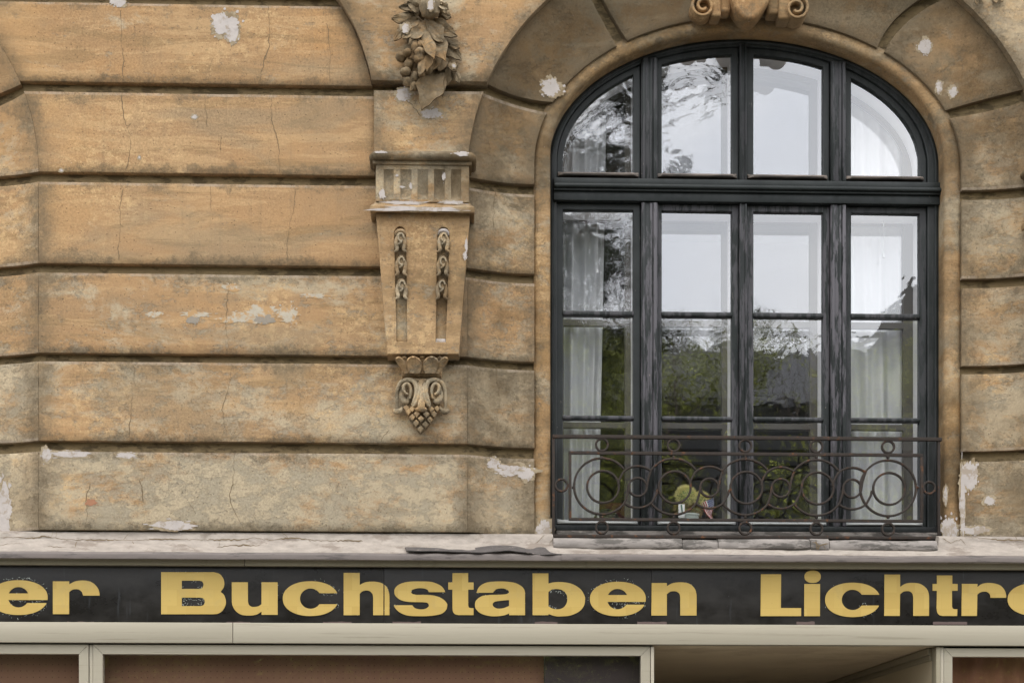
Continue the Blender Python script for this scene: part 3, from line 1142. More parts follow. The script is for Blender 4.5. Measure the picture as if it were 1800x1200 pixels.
rowz = [(zw(370), zw(547.5)), (zw(556), zw(731)), (zw(738.5), zw(916))]


def pane(loop, y, mat, parent, wav, tilt=(0.0, 0.0), name="pane"):
    cx = sum(p[0] for p in loop) / len(loop)
    cz = sum(p[1] for p in loop) / len(loop)
    v = [(x, y + (x - cx) * tilt[0] + (z - cz) * tilt[1], z) for x, z in loop]
    me = pyd(name, v, [tuple(range(len(v)))])
    o = link(name, me, mat, parent)
    o["wavy"] = float(wav)
    return o


wav_low = [[.6, .6, .45], [.35, .4, .2], [.08, .32, .18], [.3, .3, .2]]
wav_up = [.55, .4, .06, .2]
TL = random.Random(11)
for i in range(4):
    x0, x1 = xw(SX[i][0]), xw(SX[i][1])
    g0, g1 = xw(GX[i][0]), xw(GX[i][1])
    # lower casement
    low = rect(x0, x1, Z_BOT + .002, zw(358.8))
    s = plate("sash", [low, rect(g0, g1, rowz[2][1], rowz[0][0])], YF + .014, YF + .058, M["frame"], win, .004)
    worn(s, [.05, .55, .65, .25][i])
    for (zt, zb_) in [(rowz[0][1], rowz[1][0]), (rowz[1][1], rowz[2][0])]:
        bm = bmesh.new()
        beam_bm(bm, g0 - .004, g1 + .004, YF + .008, YF + .050, zb_, zt, .008, 3)
        worn(link("glazing_bar", bm_mesh("glazing_bar", bm), M["frame"], s), .5)
    for r, (zt, zb_) in enumerate(rowz):
        pane(rect(g0 - .003, g1 + .003, zb_ - .003, zt + .003), YF + .034, M["pane"], s, wav_low[i][r], (TL.gauss(0, .003), TL.gauss(0, .003)))
    # putty line
    d0, d1 = W(GX[i][0] - 9, 918, .15)[0], W(GX[i][1] + 9, 918, .15)[0]
    pr = [(-.0, zw(914)), (-.022, zw(917)), (-.044, zw(919.5)), (-.048, zw(922)), (-.044, zw(923.5)), (-.0, zw(923))]
    v, f = [], []
    n = 16
    for k in range(n + 1):
        t = k / n
        e = min(t, 1 - t) * (d1 - d0)
        sh = 1 - max(0, 1 - e / .018) ** 2
        for (y, z) in pr:
            v.append((lerp(d0, d1, t), YF + .014 + y * (.35 + .65 * sh), z + (1 - sh) * .004))
    for k in range(n):
        for q in range(5):
            a = k * 6 + q
            f.append((a + 1, a + 7, a + 6, a))
    f += [tuple(range(6)), tuple(n * 6 + q for q in range(6))[::-1]]
    link("drip_rail", pyd("drip_rail", v, f, 50), M["drip_grey"], s)
    # arched light above
    su = plate("sash", [arched(x0, x1, zw(318.8), ES), arched(g0, g1, zw(307), EG)], YF + .014, YF + .058, M["frame"], win, .004)
    worn(su, .10)
    pane(arched(g0 - .002, g1 + .002, zw(307.5), (EG[0], EG[1], EG[2] + .003, EG[3] + .003)), YF + .034, M["pane"], su, wav_up[i], (TL.gauss(0, .003), TL.gauss(0, .003)))
    d0, d1 = W(GX[i][0] - 8, 310, .15)[0], W(GX[i][1] + 11, 310, .15)[0]
    v, f = [], []
    pr = [(0, zw(305.5)), (-.024, zw(308)), (-.046, zw(310.5)), (-.050, zw(313)), (-.046, zw(315)), (0, zw(314))]
    for k in range(n + 1):
        t = k / n
        e = min(t, 1 - t) * (d1 - d0)
        sh = 1 - max(0, 1 - e / .018) ** 2
        for (y, z) in pr:
            v.append((lerp(d0, d1, t), YF + .014 + y * (.35 + .65 * sh), z + (1 - sh) * .004))
    f = []
    for k in range(n):
        for q in range(5):
            a = k * 6 + q
            f.append((a + 1, a + 7, a + 6, a))
    f += [tuple(range(6)), tuple(n * 6 + q for q in range(6))[::-1]]
    link("drip_rail", pyd("drip_rail", v, f, 50), M["drip"], su)
    # box lining and inner casement
    YI = YF + .17
    sh = [.004, .002, .010, .018][i]
    lin = plate_mesh("box_lining", [rect(g0 - .055, g1 + .055, rowz[2][1] - .05, rowz[0][0] + .05), rect(g0 - .006, g1 + .003 + sh * .4, rowz[2][1] - .006, rowz[0][0] + .003)], YF + .0585, YI - .002, .0)
    link("box_lining", lin, M["white_paint"], win)
    k0, k1 = g0 + .014, g1 - .020 - sh
    holes = [rect(k0, k1, rowz[r][1] + .004, rowz[r][0] - .004) for r in range(3)]
    si = plate("inner_sash", [rect(g0 - .06, g1 + .06, rowz[2][1] - .06, rowz[0][0] + .06)] + holes, YI, YI + .03, M["inner_wood"], win, .003)
    pane(rect(k0 - .004, k1 + .004, rowz[2][1], rowz[0][0]), YI + .014, M["pane_in"], si, .2, (TL.gauss(0, .0015), TL.gauss(0, .0015)), "inner_pane")
    lin = plate_mesh("box_lining", [arched(g0 - .04, g1 + .04, zw(318), (EG[0], EG[1], EG[2] + .04, EG[3] + .045)), arched(g0 - .004, g1 + .003 + sh * .4, zw(307.5), (EG[0], EG[1], EG[2] + .004, EG[3] + .004))], YF + .0585, YI - .002)
    link("box_lining", lin, M["white_paint"], win)
    si = plate("inner_sash", [arched(g0 - .05, g1 + .05, zw(322), (EG[0], EG[1], EG[2] + .05, EG[3] + .055)), arched(k0, k1, zw(304), (EG[0], EG[1], EG[2] - .016, EG[3] - .020))], YI, YI + .03, M["inner_wood"], win, .003)
    pane(arched(k0 - .003, k1 + .003, zw(305), (EG[0], EG[1], EG[2] - .013, EG[3] - .017)), YI + .014, M["pane_in"], si, .2, (TL.gauss(0, .0015), TL.gauss(0, .0015)), "inner_pane")

# ------------------------------------------------------------------ the room behind
room = thing("room_interior", "dim plain room behind the arched window", "room", (1.4, 2.2, 2.7), kind="structure")
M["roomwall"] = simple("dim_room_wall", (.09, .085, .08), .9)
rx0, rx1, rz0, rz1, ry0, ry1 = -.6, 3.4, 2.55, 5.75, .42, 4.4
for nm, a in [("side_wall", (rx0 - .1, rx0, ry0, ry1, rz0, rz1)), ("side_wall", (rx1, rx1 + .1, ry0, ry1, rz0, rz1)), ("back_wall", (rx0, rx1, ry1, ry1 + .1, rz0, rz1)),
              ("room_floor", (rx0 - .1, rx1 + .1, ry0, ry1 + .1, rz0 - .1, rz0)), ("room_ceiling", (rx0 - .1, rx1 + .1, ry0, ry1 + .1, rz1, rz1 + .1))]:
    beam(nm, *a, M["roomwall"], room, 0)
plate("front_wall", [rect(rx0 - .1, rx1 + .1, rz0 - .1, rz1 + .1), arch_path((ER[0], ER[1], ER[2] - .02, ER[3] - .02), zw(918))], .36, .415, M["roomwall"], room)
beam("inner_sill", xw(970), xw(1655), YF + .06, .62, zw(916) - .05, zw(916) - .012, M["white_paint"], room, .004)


# curtains
def curtain_mat():
    t = NT("white_voile")
    n1 = t.noise(200, 3, .6)
    col = t.mix(n1, (.84, .86, .88), (.90, .91, .92))
    t.done(col, .85, spec=.1)
    out = t.n["Material Output"]
    tl = t.n.new("ShaderNodeBsdfTranslucent")
    tl.inputs["Color"].default_value = (.8, .82, .84, 1)
    mx = t.n.new("ShaderNodeMixShader")
    mx.inputs["Fac"].default_value = .15
    t.l.new(t.b.outputs[0], mx.inputs[1])
    t.l.new(tl.outputs[0], mx.inputs[2])
    t.l.new(mx.outputs[0], out.inputs["Surface"])
    return t.m


M["curtain"] = curtain_mat()


def curtain(name, label, top, bot, folds, seed, y0):
    o = thing(name, label, "curtain", (W(bot[0], 900, y0)[0], y0, zw(916)), "white curtains in the window")
    v, f = [], []
    nu, nv = 120, 40
    for j in range(nv + 1):
        t = j / nv
        for i in range(nu + 1):
            s = i / nu
            k = t ** 1.5
            l = lerp(top[0], bot[0], k)
            r = lerp(top[1], bot[1], k)
            s2 = s + .02 * math.sin(s * 9 + t * 2)
            px = lerp(l, r, s2)
            py = lerp(60, 935, t)
            amp = .022 + .014 * noise.noise((s * 4, t * 1.1, seed))
            y = y0 + amp * math.sin(2 * math.pi * (s * folds + .25 * noise.noise((s * 3, t * 1.4, seed + 5)))) + .02 * noise.noise((s * 7, t * 2.2, seed))
            x, z = W(px, py, y0)
            v.append((x, y, z))
    for j in range(nv):
        for i in range(nu):
            a = j * (nu + 1) + i
            f.append((a + nu + 1, a + nu + 2, a + 1, a))
    link("cloth", pyd(name, v, f, 180), M["curtain"], o)
    return o


curtain("curtain", "white curtain hanging behind the leftmost panes of the arched window", (950, 1066), (950, 1054), 5.5, 3, .45)
curtain("curtain", "white curtain gathered behind the rightmost panes of the arched window", (1450, 1740), (1480, 1735), 8.5, 8, .45)

# ------------------------------------------------------------------ things standing in the window
YC = YF + .105
M["cactus"] = simple("pale_green_cactus_skin", (.22, .29, .10), .7, 0, .15, 60, .3)
M["spine"] = simple("straw_cactus_spines", (.80, .74, .34), .7, 0, .1, 60, .1)
M["brownspine"] = simple("dry_brown_spines", (.30, .22, .09), .8, 0, .1, 60, .1)
M["pot"] = simple("pale_glazed_pot", (.60, .66, .60), .35, 0, .05, 30, .1)
M["soil"] = simple("potting_soil", (.06, .045, .03), .95)
pc = W(1211, 903, YC)
zsill = zw(916) - .012
cac = thing("potted_cactus", "spiny round cactus with two heads in a pale pot on the window sill", "cactus", (pc[0], YC, zsill))
prof = [(.038, 0), (.043, .012), (.049, .052), (.054, .056), (.054, .062), (.048, .062), (.046, .052)]
v, f, n = [], [], 28
for r, z in prof:
    for k in range(n):
        a = 2 * math.pi * k / n
        v.append((pc[0] + r * math.cos(a), YC + r * math.sin(a), zsill + z))
for q in range(len(prof) - 1):
    for k in range(n):
        k2 = (k + 1) % n
        f.append((q * n + k, q * n + k2, (q + 1) * n + k2, (q + 1) * n + k))
f.append(tuple((len(prof) - 1) * n + k for k in range(n)))
link("pot", pyd("pot", v, f), M["pot"], cac)


def cactus_head(px, py, r, seed, sp="spine", nsp=420):
    c = W(px, py, YC)
    v, f = [], []
    nu, nv = 48, 20
    for j in range(nv + 1):
        th = math.pi * j / nv
        for i in range(nu):
            a = 2 * math.pi * i / nu
            k = 1 + .09 * math.cos(a * 14)
            v.append((c[0] + r * k * math.sin(th) * math.cos(a), YC + .9 * r * k * math.sin(th) * math.sin(a), c[1] + r * .98 * math.cos(th)))
    for j in range(nv):
        for i in range(nu):
            i2 = (i + 1) % nu
            f.append((j * nu + i, (j + 1) * nu + i, (j + 1) * nu + i2, j * nu + i2))
    o = link("cactus_head", pyd("cactus_head", v, f, 180), M["cactus"], cac)
    rr = random.Random(seed)
    v, f = [], []
    for _ in range(nsp):
        d = Vector((rr.gauss(0, 1), -abs(rr.gauss(0, 1)) if rr.random() < .75 else rr.gauss(0, 1), rr.gauss(.3, 1))).normalized()
        base = Vector((c[0], YC, c[1])) + Vector((d.x * r, d.y * .9 * r, d.z * r * .98)) * 1.02
        for _k in range(5):
            e = (d + Vector((rr.gauss(0, .45), rr.gauss(0, .45), rr.gauss(0, .45)))).normalized() * rr.uniform(.009, .021)
            sd_ = e.cross(Vector((0, 1, .3))).normalized() * .0008
            b = len(v)
            v += [tuple(base - sd_), tuple(base + sd_), tuple(base + e)]
            f.append((b, b + 1, b + 2))
    s = link("spines", pyd("spines", v, f), M[sp], o)
    s["kind"] = "stuff"
    return o


cactus_head(1205, 872, .044, 1)
cactus_head(1232, 879, .034, 2)
cactus_head(1198, 893, .030, 3, "brownspine")
cactus_head(1222, 897, .030, 4, "brownspine")

card = thing("plant_label", "small white plant label with a dark green stripe stuck in the cactus pot", "plant label", (W(1200, 905, YC - .05)[0], YC - .05, zsill + .03))
M["card"] = simple("white_card", (.82, .82, .80), .6, 0, .02)
M["cardgreen"] = simple("dark_green_print", (.02, .12, .10), .6)
c0, c1 = W(1192.5, 902, YC - .052), W(1203.5, 885.5, YC - .052)
beam("card", c0[0], c1[0], YC - .053, YC - .0515, c0[1] - .02, c1[1], M["card"], card, .0003)
w_ = c1[0] - c0[0]
plate("stripe", [[(c0[0] + w_ * .52, c0[1]), (c0[0] + w_ * .72, c0[1]), (c0[0] + w_ * .56, c1[1] - .004), (c0[0] + w_ * .36, c1[1] - .004)]], YC - .0545, YC - .0532, M["cardgreen"], card)

flag = thing("small_flag", "small striped flag with white stars on blue hanging beside the cactus", "flag", (W(1246, 893, YC)[0], YC, zsill))
M["fred"] = simple("flag_red", (.42, .035, .04), .8)
M["fwhite"] = simple("flag_white", (.75, .74, .72), .8)
M["fblue"] = simple("flag_blue", (.035, .055, .16), .8)


def flag_pt(u, q):      # u along the hoist (0 = canton side), q along the fly (downwards)
    hx, hz = lerp(1254.5, 1231, u), lerp(874, 884, u)
    px = hx + q * lerp(-1, 21, u) + 3.0 * math.sin(q * 5 + u * 3) * q
    py = hz + q * lerp(30, 34, u)
    y = YC - .03 + .006 * math.sin(u * 7 + q * 4)
    x, z = W(px, py, y)
    return (x, y, z)


def flag_piece(name, u0, u1, q0, q1, mat, dy=0.0, nq=12, nu=2):
    v, f = [], []
    for j in range(nq + 1):
        for i in range(nu + 1):
            x, y, z = flag_pt(lerp(u0, u1, i / nu), lerp(q0, q1, j / nq))
            v.append((x, y + dy, z))
    for j in range(nq):
        for i in range(nu):
            a = j * (nu + 1) + i
            f.append((a, a + 1, a + nu + 2, a + nu + 1))
    return link(name, pyd(name, v, f, 180), mat, flag)


cant = flag_piece("canton", 0, 7 / 13, 0, .55, M["fblue"], 0, 6, 6)
for k in range(13):
    flag_piece("stripe", k / 13, (k + 1) / 13, .55 if k < 7 else 0, 1.0, M["fred"] if k % 2 == 0 else M["fwhite"])
v, f = [], []
for r in range(5):
    for c in range(6):
        u, q = (c + .5) / 6 * 7 / 13, (r + .5) / 5 * .55
        x, y, z = flag_pt(u, q)
        b = len(v)
        for k in range(10):
            a = math.pi / 2 + k * math.pi / 5
            rr = .0021 if k % 2 == 0 else .0011
            v.append((x + rr * math.cos(a), y - .0008, z + rr * math.sin(a)))
        f.append(tuple(range(b, b + 10)))
st = link("stars", pyd("stars", v, f), M["fwhite"], cant)
st["kind"] = "stuff"
p0, p1 = W(1258, 868, YC - .028), W(1229, 886, YC - .028)
vv_, ff_ = tube_vf([(p0[0] + .004, YC - .028, p0[1] - .004), (p1[0], YC - .028, p1[1])], .0014, 6)
tube_vf([(p0[0] - .008, YC - .026, p0[1] + .002), (p0[0] - .014, YC, zsill)], .0014, 6, vv_, ff_)
link("flag_stick", pyd("flag_stick", vv_, ff_), M["brownspine"], flag)

M["redcloth"] = simple("dull_red_cloth", (.075, .010, .012), .9, 0, .15, 40, .4)
M["darkgreen"] = simple("dark_grey_green_enamel", (.045, .05, .045), .5)
cush = thing("red_cushion", "dull red cloth cushion on the inner sill beside the left curtain", "cushion", (W(1080, 905, .5)[0], .5, zw(916) - .012))
c = W(1085, 908, .52)
bm = bmesh.new()
beam_bm(bm, W(1040, 900, .52)[0], W(1122, 900, .52)[0], .49, .57, zw(926, .5), W(1085, 884, .52)[1], .025, 4)
link("cushion_body", bm_mesh("cushion_body", bm), M["redcloth"], cush)
disc = thing("round_tray", "dark round tray standing on edge before the red cushion", "tray", (W(1066, 918, .46)[0], .46, zw(916) - .012))
cx_, cz_ = W(1066, 917, .455)
vv_, ff_ = [], []
pr_ = [(0, .004), (.055, .004), (.062, -.004), (.066, -.004), (.066, .006), (0, .010)]
n = 40
for r, d in pr_:
    for k in range(n):
        a = 2 * math.pi * k / n
        vv_.append((cx_ + r * math.cos(a), .455 + d, cz_ + r * math.sin(a)))
for q in range(len(pr_) - 1):
    for k in range(n):
        k2 = (k + 1) % n
        ff_.append((q * n + k, (q + 1) * n + k, (q + 1) * n + k2, q * n + k2))
link("tray_dish", pyd("tray_dish", vv_, ff_), M["darkgreen"], disc)

for (px, ptop, pb, lab) in [(1553.5, 366, 447, "white pull cord with a small toggle in the rightmost pane"), (1050, 372, 474, "white pull cord with a small toggle in the leftmost pane")]:
    yk = YF + .125
    o = thing("pull_cord", lab, "pull cord", (W(px, pb, yk)[0], yk, W(px, pb, yk)[1]), "pull cords behind the panes")
    a, b = W(px, ptop - 12, yk), W(px, pb, yk)
    v, f = tube_vf([(a[0], yk, a[1]), (b[0], yk, b[1])], .0012, 6)
    link("cord", pyd("cord", v, f), M["white_paint"], o)
    v, f = tube_vf([(b[0], yk, b[1] + .004), (b[0], yk, b[1]), (b[0], yk, b[1] - .016), (b[0], yk, b[1] - .018)], [.002, .0055, .0065, .003], 8)
    link("toggle", pyd("toggle", v, f), M["white_paint"], o)

# ------------------------------------------------------------------ wrought-iron railing
YR = .085
rail = thing("window_railing", "low rusty wrought iron railing of linked rings and circles before the arched window", "railing", (1.41, YR, W(1310, 943, YR)[1]))
rx = lambda px: W(px, 850, YR)[0]
rz = lambda py: W(1310, py, YR)[1]
H = PX(1.8, YR)


def bar(name, x0, x1, y0p, y1p, d=.011):
    beam(name, x0, x1, YR - d / 2, YR + d / 2, rz(y1p), rz(y0p), M["iron"], rail, .0012)


bar("top_rail", rx(971.5), rx(1655), 766.5, 772.5, .022)
bar("rail", rx(999.5), rx(1622), 795.0, 800.5, .014)
bar("rail", rx(999.5), rx(1622), 911.5, 916.5, .014)
bar("bottom_rail", rx(973), rx(1652), 941, 946, .016)
bar("upright", rx(970.5), rx(975), 772.6, 946)
bar("upright", rx(1648), rx(1652.5), 772.6, 946)
bar("upright", rx(999.5), rx(1004.5), 800.6, 911.4, .014)
bar("upright", rx(1617.5), rx(1622.5), 800.6, 911.4, .014)
PR = [(-H, -.0065), (-H * .5, -.0088), (H * .5, -.0088), (H, -.0065), (H, .0065), (H * .5, .0088), (-H * .5, .0088), (-H, .0065)]
PRF = [(o, YR + y) for o, y in PR]


def iron_path(name, pts, closed=False, dy=0.0):
    pr = [(o, y + dy) for o, y in PRF]
    p = [(rx(x), rz(y)) for x, y in pts]
    link(name, sweep2d(name, p, pr, closed, True, flip=False), M["iron"], rail)


def circ(cx, cy, r, n=40, a0=0.0, a1=360.0):
    k = n if a1 - a0 >= 359.9 else n + 1
    return [(cx + r * math.cos(math.radians(lerp(a0, a1, i / n))), cy - r * math.sin(math.radians(lerp(a0, a1, i / n)))) for i in range(k)]


BX = [1058, 1184, 1310, 1435, 1561]
CY = 856
for bx in BX:
    iron_path("ring", circ(bx, 783.5, 10.5, 28), True)
    iron_path("ring", circ(bx, 928.5, 10.5, 28), True)
    iron_path("circle", circ(bx + 2, CY + 1, 28, 44), True, .001)
    for (yy) in (803.5, 908.5):
        p = W(bx, yy, YR)
        lump("ball", (p[0], YR, p[1]), (.0085, .0085, .0085), M["iron"], rail, seg=10, rings=7, rough=0)
for sx in (987, 1633):
    iron_path("ring", circ(sx, 855, 10.5, 28), True)
for sx in (1007.5, 1613.5):
    p = W(sx, 856.5, YR)
    lump("ball", (p[0], YR, p[1]), (.0075, .0075, .0075), M["iron"], rail, seg=10, rings=7, rough=0)
for i in range(4):
    sx, sy = (BX[i] + BX[i + 1]) / 2, CY + 1
    iron_path("circle", circ(sx, sy, 16, 30), True, .001)
    R2 = lambda pts: [(sx - (x - sx), sy - (y - sy)) for x, y in pts]
    rel = lambda L: [(sx + x, sy - y) for x, y in L]
    A = cat(rel([(-34.5, 4), (-32.5, 14), (-26.5, 25.5)]), 5)[:-1] + circ(sx, sy, 36.5, 22, 136, 44)[0:]
    arcA = [(sx + 36.5 * math.cos(math.radians(t)), sy - 36.5 * math.sin(math.radians(t))) for t in range(134, 46, -4)]
    A = cat(rel([(-34.5, 4), (-32.5, 14)]), 5)[:-1] + arcA
    iron_path("scroll", A)
    iron_path("scroll", R2(A))
    # big arcs: from the small circle up and over the next big one
    lead = rel([(16.5, 2), (18.0, 12), (22.5, 27)])
    last, first = i == 3, i == 0
    bxn = BX[i + 1]
    a_end = 35 if not last else -215
    arc = [(bxn + 49 * math.cos(math.radians(t)), CY - 49 * math.sin(math.radians(t))) for t in range(142, a_end - 1, -4)]
    iron_path("scroll", cat(lead, 4)[:-1] + arc)
    bxp = BX[i]
    leadm = rel([(-16.5, -2), (-18.0, -12), (-22.5, -27)])
    a_end = -145 if not first else -325
    arc = [(bxp + 49 * math.cos(math.radians(t)), CY - 49 * math.sin(math.radians(t))) for t in range(-38, a_end - 1, -4)]
    iron_path("scroll", cat(leadm, 4)[:-1] + arc)


# ------------------------------------------------------------------ console brackets
def orn(o, g=.5, w=.5):
    o["grime"], o["wash"] = float(g) + .12, float(w)
    return o


def beamz(bm, px0, px1, py0, py1, yf, yb, bev, seg=3, taper=None):
    a, b = W(px0, py1, yf), W(px1, py0, yf)
    beam_bm(bm, a[0], b[0], yf, yb, a[1], b[1], bev, seg)


def console(dx, label):
    o = thing("console_bracket", label, "console", (W(741, 500)[0] + dx, 0, W(741, 760)[1]), "carved console brackets between the arches")
    made = []

    def put(name, me, mat="orna", g=.5, w=.5, par=o):
        x = orn(link(name, me, M[mat], par), g, w)
        made.append(x)
        return x
    # torus at the head, its ends turned back
    za, zb_ = W(743, 264, -.15)[1], W(743, 279, -.15)[1]
    r = (za - zb_) / 2
    zc = (za + zb_) / 2
    x0, x1 = W(648, 271, -.15)[0] + r, W(838, 271, -.15)[0] - r
    pts = [(x0, .02, zc), (x0, -.11, zc), (x0 + .008, -.128, zc), (x0 + .03, -.135, zc)] + [(lerp(x0 + .03, x1 - .03, i / 8), -.135, zc) for i in range(1, 8)] + [(x1 - .03, -.135, zc), (x1 - .008, -.128, zc), (x1, -.11, zc), (x1, .02, zc)]
    v, f = tube_vf(pts, r, 14)
    put("torus_moulding", pyd("torus_moulding", v, f, 60), g=.55, w=.6)
    bm = bmesh.new()
    beamz(bm, 655, 829, 278.5, 288, -.122, .02, .004)
    put("fillet", bm_mesh("fillet", bm), g=.5, w=.6)
    # fluted frieze: a board with five slots before a back board
    slots = []
    for (a, b) in [(674.5, 692), (704, 723), (734, 752.5), (763, 781.5), (793, 810.5)]:
        p, q = W(a, 350, -.112), W(b, 298, -.112)
        slots.append(rect(p[0], q[0], p[1], q[1]))
    p, q = W(661, 354, -.112), W(824.5, 288.2, -.112)
    put("fluted_frieze", plate_mesh("fluted_frieze", [rect(p[0], q[0], p[1], q[1])] + slots, -.112, -.088, .0025), g=.48, w=.62)
    bm = bmesh.new()
    beamz(bm, 660, 825, 288.5, 356, -.078, .02, .002)
    put("frieze_back", bm_mesh("frieze_back", bm), g=.55, w=.75)
    for s in slots:      # each flute is a shallow hollow with a rounded head and foot
        fx0, fx1, fz0, fz1 = s[0][0], s[1][0], s[0][1], s[2][1]
        v, f = [], []
        n1, n2 = 10, 10
        for j in range(n2 + 1):
            t = j / n2
            for i in range(n1 + 1):
                u = i / n1 * 2 - 1
                e = min(1, min(t * 5, (1 - t) * 7))
                v.append((lerp(fx0, fx1, i / n1), -.110 + .015 * math.sqrt(max(0, 1 - u * u)) * math.sqrt(max(0, e)), lerp(fz0, fz1, t)))
        for j in range(n2):
            for i in range(n1):
                a = j * (n1 + 1) + i
                f.append((a, a + 1, a + n1 + 2, a + n1 + 1))
        put("flute", pyd("flute", v, f, 60), g=.55, w=.75)
    # cavetto and plinth moulding
    pr_ = [(-.100, 352), (-.104, 356), (-.112, 359.5), (-.130, 361.5), (-.138, 363), (-.140, 368), (-.136, 373), (-.126, 374.5), (-.02, 375)]
    v, f = [], []
    for k, (yy, py) in enumerate(pr_):
        gx = (yy + .100) * -1.1
        xa_, xb_ = W(660, 360, -.11)[0] - gx * .55, W(825, 360, -.11)[0] + gx * .55
        z = W(743, py, yy)[1]
        v += [(xa_, .02, z), (xa_, yy, z), (xb_, yy, z), (xb_, .02, z)]
    for k in range(len(pr_) - 1):
        for q in range(3):
            a = k * 4 + q
            f.append((a + 4, a + 5, a + 1, a))
    m = len(pr_) - 1
    f.append((m * 4, m * 4 + 1, m * 4 + 2, m * 4 + 3))
    f.append((3, 2, 1, 0))
    pl = put("plinth_moulding", pyd("plinth_moulding", v, f, 35), g=.5, w=.5)
    # tapering shaft with two slots
    YS = -.10

    def T(px, py, y=YS):
        return W(px, py, y)
    shaft = [T(680.5, 622), T(807, 622), T(826, 375), T(661, 375)]
    slot_l = [T(697, 600), T(716, 600), T(713.5, 410)] + [T(703.2 + 10.3 * math.cos(a), 410 - 12 * math.sin(a)) for a in [math.pi * k / 8 for k in range(1, 8)]] + [T(693, 410)]
    slot_r = [T(765.5, 601), T(784, 601), T(790, 411)] + [T(779.6 + 10.4 * math.cos(a), 411 - 12 * math.sin(a)) for a in [math.pi * k / 8 for k in range(1, 8)]] + [T(769.2, 411)]
    put("shaft", plate_mesh("shaft", [shaft, slot_l, slot_r], YS, YS + .022, .003), g=.40, w=.42)
    put("shaft_core", plate_mesh("shaft_core", [[T(680, 622.3), T(807.5, 622.3), T(826.5, 375), T(660.5, 375)]], YS + .020, .02, .001), g=.5, w=.6)
    # foot of each slot: a small sloping sill
    for (a, b, py) in [(697, 716, 600), (765.5, 784, 601)]:
        p, q = T(a, py), T(b, py - 7)
        bm = bmesh.new()
        beam_bm(bm, p[0], q[0], YS + .008, YS + .021, p[1] - .001, q[1], .006, 2)
        put("slot_foot", bm_mesh("slot_foot", bm), "white" if a > 700 else "orna")
    # husk drops hanging in the slots
    for (cols) in [((704, 422), (705, 463.5), (706, 505)), ((779.5, 422), (778, 464), (776.5, 505))]:
        for k, (cx, cy) in enumerate(cols):
            d0 = YS - .004
            c = W(cx, cy, d0)
            u = PX(1, d0)
            h = lump("husk", (c[0], d0 + .006, c[1] + 1 * u), (8.8 * u, .020, 15 * u), M["orna"], o, seed=k + cx, rough=.12)
            orn(h, .5, .7)
            v, f = [], []
            for s in (-1, 1):
                ctl = [(s * 6, .004, 6), (s * 7.5, -.006, -4), (s * 6.5, -.010, -13), (s * 6.0, -.016, -19), (s * 10.5, -.016, -22.5)]
                pth = cat([(c[0] + a * u, d0 + b, c[1] + z * u) for a, b, z in ctl], 4)
                n_ = len(pth)
                tube_vf(pth, [.0045 + .0055 * math.sin(math.pi * min(1, .15 + i / n_ * .9)) for i in range(n_)], 8, v, f)
            p = link("husk_petals", pyd("husk_petals", v, f, 60), M["orna"], h)
            orn(p, .5, .7)
            v, f = [], []
            ringp = [(c[0] + (1 + 4.6 * math.cos(t)) * u, d0 - .016, c[1] + (3 + 6.5 * math.sin(t)) * u) for t in [2 * math.pi * q / 14 for q in range(13)]]
            tube_vf(ringp, .0042, 6, v, f)
            tube_vf(cat([(c[0] + 3 * u, d0 - .014, c[1] - 2 * u), (c[0] + 1 * u, d0 - .018, c[1] - 6 * u), (c[0] - 3 * u, d0 - .014, c[1] - 9 * u)], 4), .0042, 6, v, f)
            p = link("husk_curl", pyd("husk_curl", v, f, 60), M["orna"], h)
            orn(p, .4, .9)
        cx, cy = cols[0][0], 408
        c = W(cx, cy, YS)
        u = PX(1, YS)
        v, f = tube_vf(cat([(c[0] - 9 * u, YS + .012, c[1] - 3 * u), (c[0] - 4 * u, YS - .004, c[1] + 1.5 * u), (c[0] + 4 * u, YS - .004, c[1] + 1.5 * u), (c[0] + 9 * u, YS + .012, c[1] - 3 * u)], 4), .009, 8)
        put("husk_cap", pyd("husk_cap", v, f, 60), "white" if cx > 740 else "orna")
    # leaf cup below the shaft
    Y0 = -.05
    for (cx, wd, lean, dy, top, nm) in [(712, 15, -14, .018, 626, 0), (742, 11, 0, .02, 625, 0), (772, 14, 14, .018, 626, 0),
                                        (703, 19, -19, .004, 627, 1), (727, 27, -3, -.012, 625.5, 1), (758, 27, 3, -.012, 625.5, 1), (780, 19, 18, .004, 627, 1)]:
        bx_ = cx - lean * .75
        v, f = [], []
        nu, nv = 9, 9
        for j in range(nv + 1):
            t = j / nv
            wj = wd / 2 * (.66 + .34 * math.sin(math.pi * min(t, .55) / 1.1)) * (1 if t < .5 else math.sqrt(max(.004, 1 - ((t - .5) / .505) ** 2.4)))
            for i in range(nu + 1):
                s = i / nu * 2 - 1
                px = bx_ + lean * t ** 1.3 + s * wj
                py = 656 - (656 - top) * t
                rim = .007 * (abs(s) ** 6) + (.006 if t > .9 else 0)
                y = Y0 + dy - .035 * t ** 1.6 - .012 * (1 - s * s) - rim
                x, z = W(px, py, y)
                v.append((x, y, z))
        for j in range(nv):
            for i in range(nu):
                a = j * (nu + 1) + i
                f.append((a, a + 1, a + nu + 2, a + nu + 1))
        bm = bmesh.new()
        bm.from_mesh(pyd("t", v, f))
        bmesh.ops.solidify(bm, geom=bm.faces[:], thickness=-.010)
        put("cup_leaf", bm_mesh("cup_leaf", bm, 50), g=.5, w=.5)
    bm = bmesh.new()
    beamz(bm, 706, 777, 634, 662, -.035, .02, .01)
    beamz(bm, 711, 769, 652, 700, -.022, .02, .006)
    put("neck", bm_mesh("neck", bm), g=.45, w=.5)
    # scale-covered drop
    drop = [W(x, y, -.02) for x, y in [(708, 700), (712, 722), (722, 742), (732, 755), (740, 762), (748, 755), (758, 742), (769, 722), (775, 700)]]
